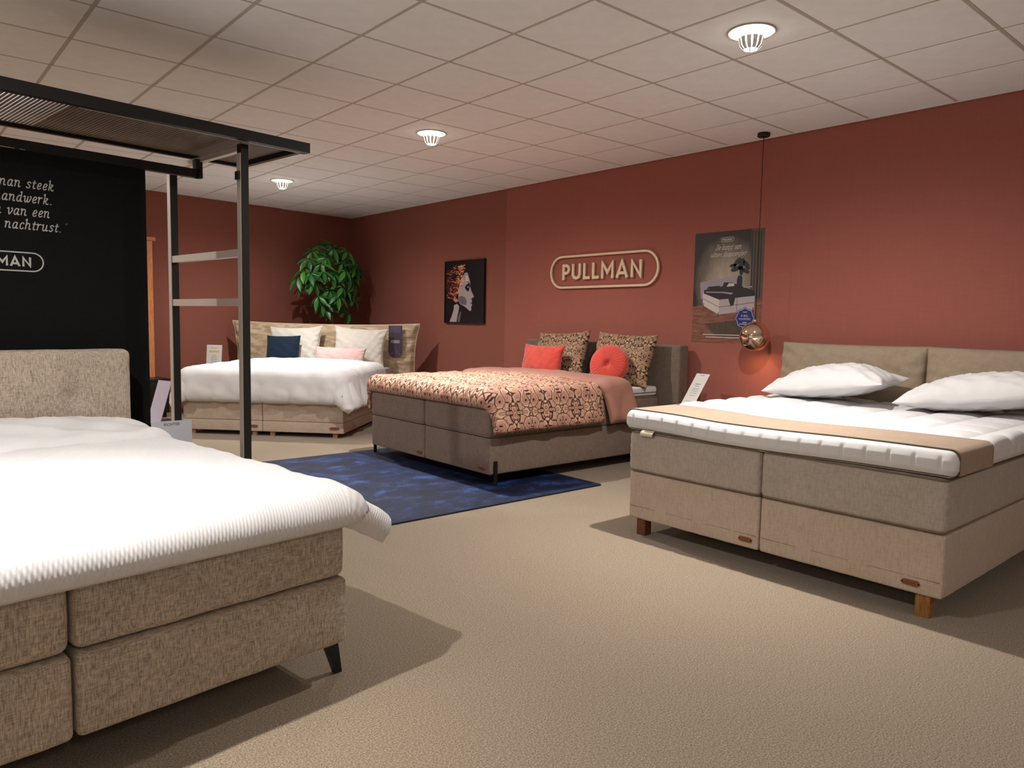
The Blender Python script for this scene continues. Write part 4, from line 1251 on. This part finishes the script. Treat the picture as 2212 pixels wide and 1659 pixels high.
# framed portrait of a profile with copper hair
WXR = WX + .012
pic = empty('framed_picture', (WXR, 7.60, 1.636), 0, 'black-framed portrait of a face in profile with spiky copper hair', 'picture')
pw, ph_ = .83, .80
M_['pic_bg'] = plain('print_black', srgb(20, 16, 20), .4)
M_['pic_bg2'] = plain('print_plum', srgb(34, 22, 32), .4)
M_['skin'] = plain('print_skin_grey', srgb(168, 152, 152), .45)
M_['skin_sh'] = plain('print_skin_shadow', srgb(104, 92, 108), .45)
M_['skin_hi'] = plain('print_skin_light', srgb(206, 196, 190), .45)
M_['hair1'] = plain('print_copper', srgb(204, 116, 84), .45)
M_['hair2'] = plain('print_copper_light', srgb(232, 164, 122), .45)
M_['hair3'] = plain('print_dark_copper', srgb(96, 40, 30), .45)
mb = MB()
for (a, b_, c, d_) in ((-pw / 2, pw / 2, ph_ / 2 - .012, ph_ / 2), (-pw / 2, pw / 2, -ph_ / 2, -ph_ / 2 + .012), (-pw / 2, -pw / 2 + .012, -ph_ / 2 + .012, ph_ / 2 - .012), (pw / 2 - .012, pw / 2, -ph_ / 2 + .012, ph_ / 2 - .012)):
    mb.box(a, b_, c, d_, 0, .035)
mb.obj('frame', M_['black'], pic, rot=RW)
cv = MB().box(-pw / 2 + .012, pw / 2 - .012, -ph_ / 2 + .012, ph_ / 2 - .012, 0, .026).obj('canvas', M_['pic_bg'], pic, rot=RW)
def pp(u, v): return ((u - .5) * pw, (v - .5) * ph_)      # u right, v up in 0..1
def flat(parent, pts, t0, t1, mat, name): return MB().poly([pp(*p) for p in pts], t0, t1).obj(name, mat, parent)
face = [(.52, .80), (.585, .80), (.625, .72), (.655, .655), (.66, .61), (.65, .585), (.665, .555), (.695, .50), (.745, .435), (.752, .42), (.74, .405), (.70, .398), (.69, .38), (.705, .355), (.71, .335), (.69, .318), (.70, .30), (.71, .285), (.70, .27), (.685, .262), (.69, .23), (.692, .21), (.67, .195), (.64, .20), (.56, .25), (.47, .285), (.40, .31), (.36, .36), (.36, .55), (.42, .7)]
flat(cv, face, .026, .0264, M_['skin'], 'print_face')
flat(cv, [(.25, .29), (.33, .31), (.385, .27), (.37, .20), (.335, .10), (.32, .02), (.135, .02), (.20, .13), (.24, .22)], .026, .0263, M_['skin'], 'print_neck')
flat(cv, [(.41, .18), (.44, .20), (.40, .02), (.35, .02), (.36, .10)], .026, .0263, M_['skin_sh'], 'print_neck_shade')
flat(cv, [(.37, .42), (.45, .44), (.53, .41), (.58, .35), (.56, .29), (.47, .295), (.40, .32), (.37, .36)], .0264, .0267, M_['skin_sh'], 'print_cheek_shade')
flat(cv, [(.53, .74), (.58, .76), (.62, .68), (.64, .62), (.60, .60), (.55, .64)], .0264, .0267, M_['skin_hi'], 'print_brow_light')
flat(cv, [(.52, .57), (.57, .615), (.62, .645), (.655, .62), (.645, .57), (.62, .50), (.575, .515), (.545, .54)], .0267, .0270, M_['pic_bg'], 'print_eye_shadow')
flat(cv, [(.585, .575), (.605, .585), (.62, .572), (.60, .56)], .0270, .0273, M_['skin_hi'], 'print_eye')
flat(cv, [(.535, .645), (.60, .665), (.645, .655), (.60, .65)], .0267, .0270, M_['pic_bg'], 'print_brow')
flat(cv, [(.655, .325), (.705, .335), (.69, .322), (.665, .316)], .0264, .0268, M_['pic_bg'], 'print_mouth')
flat(cv, [(.22, .40), (.27, .42), (.345, .38), (.35, .345), (.29, .335), (.24, .36)], .0264, .0268, M_['hair1'], 'print_ear')
rh = random.Random(9)
for k in range(290):
    # strands sweep back from the hairline
    q = rh.random(); v0 = .40 + .52 * rh.random(); u0 = .05 + (.50 - .25 * abs(v0 - .74) / .34) * rh.random() ** .8
    if v0 > .86: u0 = .18 + .34 * rh.random()
    if v0 > .93: continue
    an = math.radians(rh.uniform(-30, 25) + (v0 - .65) * 90); ln = rh.uniform(.05, .11); wd_ = rh.uniform(.008, .016)
    dx_, dy_ = math.cos(an), math.sin(an)
    far = u0 / .55
    mt = M_['hair2'] if far > .62 and rh.random() < .65 else (M_['hair1'] if rh.random() < far else M_['hair3'])
    pts = [(u0 - dx_ * ln * .5 - dy_ * wd_ * .2, v0 - dy_ * ln * .5 + dx_ * wd_ * .2), (u0 - dy_ * wd_ * .5, v0 + dx_ * wd_ * .5), (u0 + dx_ * ln * .5, v0 + dy_ * ln * .5), (u0 + dy_ * wd_ * .5, v0 - dx_ * wd_ * .5)]
    flat(cv, pts, .0268, .0271 + .0004 * rh.random(), mt, 'print_strand')

# poster
po = empty('poster', (WX, 3.764, 1.604), 0, 'dark advertising poster with a white bed and blue price badge behind the copper pendant', 'poster')
qw, qh = .70, .985
def dusk():
    m, nt, b = mat_base('poster_dusk_print', .45, .35)
    v = coords(nt, 'Object'); sp = nt.nodes.new('ShaderNodeSeparateXYZ'); nt.links.new(v, sp.inputs[0])
    n = noise(nt, coords(nt, 'Object', (3, 1.2, 1)), 4, 4)
    # printed plaster wall: darker border, lighter middle, as in the printed photograph
    g = math_n(nt, 'ADD', math_n(nt, 'POWER', math_n(nt, 'MULTIPLY', sp.outputs[0], 2.4), 2.0), math_n(nt, 'POWER', math_n(nt, 'MULTIPLY', math_n(nt, 'ADD', sp.outputs[1], -.04), 2.0), 2.0))
    s = math_n(nt, 'ADD', math_n(nt, 'MULTIPLY', n, .5), math_n(nt, 'SUBTRACT', .55, g))
    nt.links.new(ramp(nt, s, [(.1, srgb(52, 44, 40)), (.45, srgb(112, 102, 90)), (.85, srgb(168, 156, 140))]), b.inputs['Base Color'])
    return m
M_['dusk'] = dusk()
M_['p_floor'] = wood_mat('poster_floor_print', srgb(96, 60, 48), srgb(146, 98, 80), 10, (1, 6, 1), .45)
M_['p_dark'] = plain('poster_dark_print', srgb(40, 34, 40), .45)
M_['p_white'] = plain('poster_white_print', srgb(196, 186, 180), .45)
M_['p_side'] = plain('poster_pale_print', srgb(168, 156, 158), .45)
M_['p_lilac'] = plain('poster_lilac_print', srgb(150, 138, 150), .45)
M_['p_rug'] = carpet_mat('poster_rug_print', srgb(58, 50, 44), srgb(84, 72, 62), srgb(104, 92, 78))
M_['p_blue'] = plain('poster_blue_print', srgb(26, 42, 112), .45)
M_['p_curtain'] = plain('poster_curtain_print', srgb(84, 72, 62), .45)
M_['p_plant'] = plain('poster_plant_print', srgb(36, 40, 34), .45)
sheet = MB().box(-qw / 2, qw / 2, -qh / 2, qh / 2, 0, .001).obj('sheet', M_['dusk'], po, rot=RW)
def pq(u, v): return ((u - .5) * qw, (v - .5) * qh)
def pf(pts, lv, mat, name): return MB().poly([pq(*p) for p in pts], .001 + .00025 * lv, .00125 + .00025 * lv).obj(name, mat, sheet)
pf([(0, .33), (1, .40), (1, 0), (0, 0)], 0, M_['p_floor'], 'print_floor')
pf([(.82, 1), (1, 1), (1, .38), (.84, .38)], 1, M_['p_curtain'], 'print_curtain')
for i in range(4): pf([(.83 + .04 * i, .98), (.845 + .04 * i, .98), (.85 + .04 * i, .40), (.835 + .04 * i, .40)], 2, M_['p_dark'], 'print_curtain_fold')
pf([(.20, .17), (.70, .21), (.97, .17), (.72, .06), (.36, .06)], 1, M_['p_rug'], 'print_rug')
pf([(.10, .55), (.64, .60), (.645, .50), (.62, .40), (.12, .40)], 2, M_['p_lilac'], 'print_headboard')
pf([(.15, .47), (.40, .40), (.40, .255), (.155, .34)], 3, M_['p_white'], 'print_bed_foot')
pf([(.40, .40), (.90, .43), (.90, .30), (.40, .255)], 3, M_['p_side'], 'print_bed_side')
pf([(.17, .48), (.62, .53), (.90, .46), (.90, .42), (.40, .39), (.16, .45)], 4, M_['p_dark'], 'print_blanket')
pf([(.20, .49), (.42, .49), (.40, .515), (.24, .51)], 5, M_['p_plant'], 'print_pillow')
pf([(.44, .50), (.60, .505), (.60, .54), (.46, .545)], 5, M_['p_plant'], 'print_pillow')
pf([(.50, .505), (.61, .51), (.605, .535), (.53, .535)], 6, M_['p_white'], 'print_pillow')
pf([(.19, .465), (.46, .46), (.60, .45), (.57, .435), (.44, .45), (.20, .455)], 6, M_['p_lilac'], 'print_throw_edge')
pf([(.52, .43), (.64, .43), (.61, .34), (.57, .33), (.54, .38)], 5, M_['p_dark'], 'print_throw')
pf([(.645, .50), (.72, .50), (.72, .58), (.70, .60), (.66, .60), (.645, .57)], 5, M_['p_dark'], 'print_vase')
for (a, b_, r_, an) in ((.62, .66, .07, .3), (.70, .70, .08, 1.2), (.77, .69, .07, 2.2), (.64, .72, .07, .8), (.76, .64, .06, -.5), (.70, .64, .06, 1.6), (.58, .69, .05, 0.1)):
    pf([(a + r_ * math.cos(t) * math.cos(an) - .45 * r_ * math.sin(t) * math.sin(an), b_ + .7 * (r_ * math.cos(t) * math.sin(an) + .45 * r_ * math.sin(t) * math.cos(an))) for t in [2 * PI * i / 10 for i in range(10)]], 6, M_['p_plant'], 'print_plant')
pf([(.0, .36), (.04, .36), (.045, .45), (.0, .47)], 3, M_['p_dark'], 'print_stool')
for (a, b_, c, d_, e) in ((.155, .405, .40, .325, .004), (.40, .325, .90, .365, .004)):
    pf([(a, b_), (c, d_), (c, d_ - e), (a, b_ - e)], 4, M_['p_dark'], 'print_seam')
pf([(.655, .42), (.66, .42), (.66, .278), (.655, .277)], 4, M_['p_dark'], 'print_gap')
for (a, b_) in ((.385, .255), (.16, .34), (.88, .298)): pf([(a, b_ + .02), (a + .012, b_ + .02), (a + .008, b_ - .02), (a + .002, b_ - .02)], 5, M_['p_dark'], 'print_leg')
pf([(.74, .50), (.86, .505), (.86, .495), (.74, .49)], 5, M_['p_lilac'], 'print_table')
pf([(.18, .17), (.20, .175), (.38, .065), (.36, .06)], 2, M_['p_curtain'], 'print_rug_edge')
# blue scalloped badge
bp = [(.0, 0)]
def star(R0, R1, n=8): return [((R0 if i % 2 == 0 else R1) * math.sin(PI * i / n), (R0 if i % 2 == 0 else R1) * math.cos(PI * i / n)) for i in range(2 * n)]
bc = (.195, -.272)
bdg = MB().poly(star(.098, .086), .0030, .0034).obj('printed_badge', M_['p_blue'], sheet, loc=(bc[0], bc[1], 0))
o_, i_ = star(.092, .080), star(.087, .0755); n = len(o_)
mb = MB(); mb.add([(p[0], p[1], .0036) for p in o_] + [(p[0], p[1], .0036) for p in i_], [(a, (a + 1) % n, n + (a + 1) % n, n + a) for a in range(n)])
mb.obj('badge_outline', M_['text'], bdg)
bfont(bdg, '\u20ac 800,-', .026, M_['text'], (0, .012, .0037), None, 'badge_price')
bfont(bdg, 'VOORDEEL', .0235, M_['text'], (0, -.014, .0037), None, 'badge_word')
for (yy, ww) in ((.054, .04), (-.036, .042), (-.050, .11)): box('badge_small_print', M_['text'], -ww / 2, ww / 2, yy - .003, yy + .003, .0036, .0038, bdg)
logo(sheet, M_['text'], .135, .042, .0035, .0022, .0028, pq(.485, .925) + (0,), None)
for txt, u, v, sz in (('De kunst van', .25, .835, .030), ('ultiem slaapcomfort', .16, .775, .027)):
    sts, tw_ = script_strokes(txt, sz, .45, .04)
    mb = MB(); strokes_mesh(mb, sts, sz * .13, .0022, .0028)
    mb.obj('script_line', M_['text'], sheet, loc=(pq(.5, v)[0] - tw_ / 2 + .0, pq(.5, v)[1], 0))
for (v, u0, u1) in ((.073, .17, .72), (.050, .22, .72)):
    a, b_ = pq(u0, v), pq(u1, v); box('small_print', M_['text'], a[0], b_[0], a[1] - .0035, a[1] + .0035, .0022, .0027, sheet)

# copper-chrome pendant globe
pd = empty('pendant_lamp', (5.545, 3.353, CEIL), 0, 'shiny copper globe pendant lamp on a black cord above the nightstand', 'pendant lamp')
MB().lathe([(0, -.001), (.046, -.001), (.05, -.006), (.05, -.026), (.044, -.032), (0, -.032)], 28).obj('ceiling_rose', M_['black'], pd, smooth=False)
GZ = 1.18 - CEIL; GR = .124
MB().tube([(0, 0, -.03), (0, 0, GZ + GR)], .0028, 8).obj('cord', M_['black'], pd, smooth=True)
prof = []
for i in range(31):
    a = PI * .5 - (PI * .5 + 1.22) * i / 30
    prof.append((max(GR * math.cos(a), .0008), GZ + GR * math.sin(a)))
prof2 = [(max(r - .003, .0005), z - (.002 if i < 3 else 0)) for i, (r, z) in enumerate(prof)][::-1]
MB().lathe(prof + prof2, 56).obj('globe_shade', M_['chrome'], pd, smooth=True)
MB().lathe([(0, GZ + GR + .018), (.014, GZ + GR + .016), (.016, GZ + GR - .006), (0, GZ + GR - .006)], 20).obj('cap', M_['chrome'], pd, smooth=True)
MB().lathe([(0, GZ + .03), (.02, GZ + .03), (.03, GZ - .02), (.028, GZ - .05), (0, GZ - .068)], 16).obj('bulb', M_['bulb_warm'], pd, smooth=True)
ld = bpy.data.lights.new('pendant_light', 'POINT'); ld.energy = 7.0; ld.color = (1, .55, .25); ld.shadow_soft_size = .03
lo = bpy.data.objects.new('pendant_light', ld); COL.objects.link(lo); lo.parent = pd; lo.location = (0, 0, GZ - .085)

# ================================================================== things behind the black panel
# nightstand right of the tweed bed with the landscape card
def P1w(x, y, z): p = P1 + ux * x + uy * y; return (p.x, p.y, z)
n1 = empty('nightstand', P1w(hw + .27, 1.93, 0), TH, 'low dark nightstand hidden beside the tweed bed', 'nightstand')
box('top_board', M_['darkwood'], -.17, .20, -.20, .18, .475, .50, n1, bevel=.002)
box('carcass', M_['darkwood'], -.16, .19, -.18, .17, .08, .4745, n1)
d_ = box('drawer', M_['darkwood'], -.15, .18, -.196, -.181, .25, .45, n1); box('handle', M_['black'], -.03, .06, -.21, -.1965, .34, .35, d_)
for (x, y) in ((-.14, -.15), (.17, -.15), (-.14, .15), (.17, .15)): box('leg', M_['black'], x - .012, x + .012, y - .012, y + .012, 0, .0795, n1)
price_card('price_card', .21, .19, P1w(hw + .225, 1.93, .501), -PI / 2 + TH - .10, .05, 'landscape acrylic price card headed RICHTER beside the tweed bed', [(.06, .07, .004), (.035, .05, .003)], mat=M_['glassy'], head=('RICHTER', .021, .026))
# second stand with a portrait acrylic card, behind the panel
n3_ = empty('side_table', (1.42, 5.30, 0), TH, 'small dark side table behind the black lettered panel', 'side table')
MB().lathe([(0, .55), (.17, .55), (.172, .545), (.17, .53), (0, .53)], 28).obj('table_top', M_['darkwood'], n3_)
MB().lathe([(.016, .529), (.016, .02)], 12).obj('stem', M_['black'], n3_, smooth=True)
MB().lathe([(0, 0), (.13, 0), (.13, .008), (.02, .02), (0, .02)], 28).obj('base', M_['black'], n3_)
price_card('price_card', .16, .285, (1.40, 5.285, .551), PI + .25, .30, 'lavender-backed acrylic card leaning behind the black lettered panel', [], mat=M_['acryl'], foot=.12)
# pine mirror on a low dark cabinet against the back wall
cb = empty('sideboard', (2.33, 9.86, 0), bang, 'low dark sideboard against the rust back wall', 'sideboard')
box('carcass', M_['darkwood'], -.50, .42, -.17, .20, .06, .46, cb); box('top_board', M_['darkwood'], -.52, .44, -.19, .21, .461, .485, cb)
for x in (-.49, -.03):
    d_ = box('door', M_['darkwood'], x, x + .44, -.186, -.171, .08, .45, cb); box('handle', M_['black'], x + .38, x + .40, -.20, -.1865, .24, .32, d_)
for (x, y) in ((-.45, -.13), (.37, -.13), (-.45, .16), (.37, .16)): box('leg', M_['black'], x - .02, x + .02, y - .02, y + .02, 0, .0595, cb)
mi = empty('framed_mirror', (2.26, 9.86, .486), bang, 'tall orange pine framed mirror standing on the sideboard behind the ladder frame', 'mirror')
mz = 1.70
for x in (-.35, .335): box('stile', M_['pine'], x, x + .085, .06, .10, 0, mz, mi, bevel=.004)
box('cornice', M_['pine'], -.385, .455, .045, .115, mz + .0005, mz + .045, mi, bevel=.004)
box('bottom_rail', M_['pine'], -.264, .334, .062, .098, 0, .09, mi); box('top_rail', M_['pine'], -.264, .334, .062, .098, mz - .09, mz, mi)
M_['mirror'] = plain('mirror_glass', srgb(220, 220, 220), .03, 1.0)
box('mirror_glass', M_['mirror'], -.264, .334, .076, .082, .0905, mz - .0905, mi)

# slogan on the panel: right ends read off the panel (stand-local x), heights above floor
for txt, ex_, ez_ in (('Pullman steek', 0.67, 1.899), ('handwerk.', 0.662, 1.826), ('u van een', 0.647, 1.758), ('e nachtrust.', 0.702, 1.689)):
    text_line(txt, .031, ex_, ez_)
ax_, az_ = 0.703, 1.723
sts, tw_ = script_strokes('"', .03); mb = MB(); strokes_mesh(mb, sts, .003, 0, .0006)
link('quote_mark', mb.mesh('quote_mark'), M_['ink'], pn, loc=(ax_ + .01, yf, az_ - .03), rot=(PI / 2, 0, 0))
lx_, lz_ = 0.615, 1.523
logo(pn, M_['text'], .42, .100, .0065, 0, .0007, (lx_ - .21, yf, lz_), (PI / 2, 0, 0))
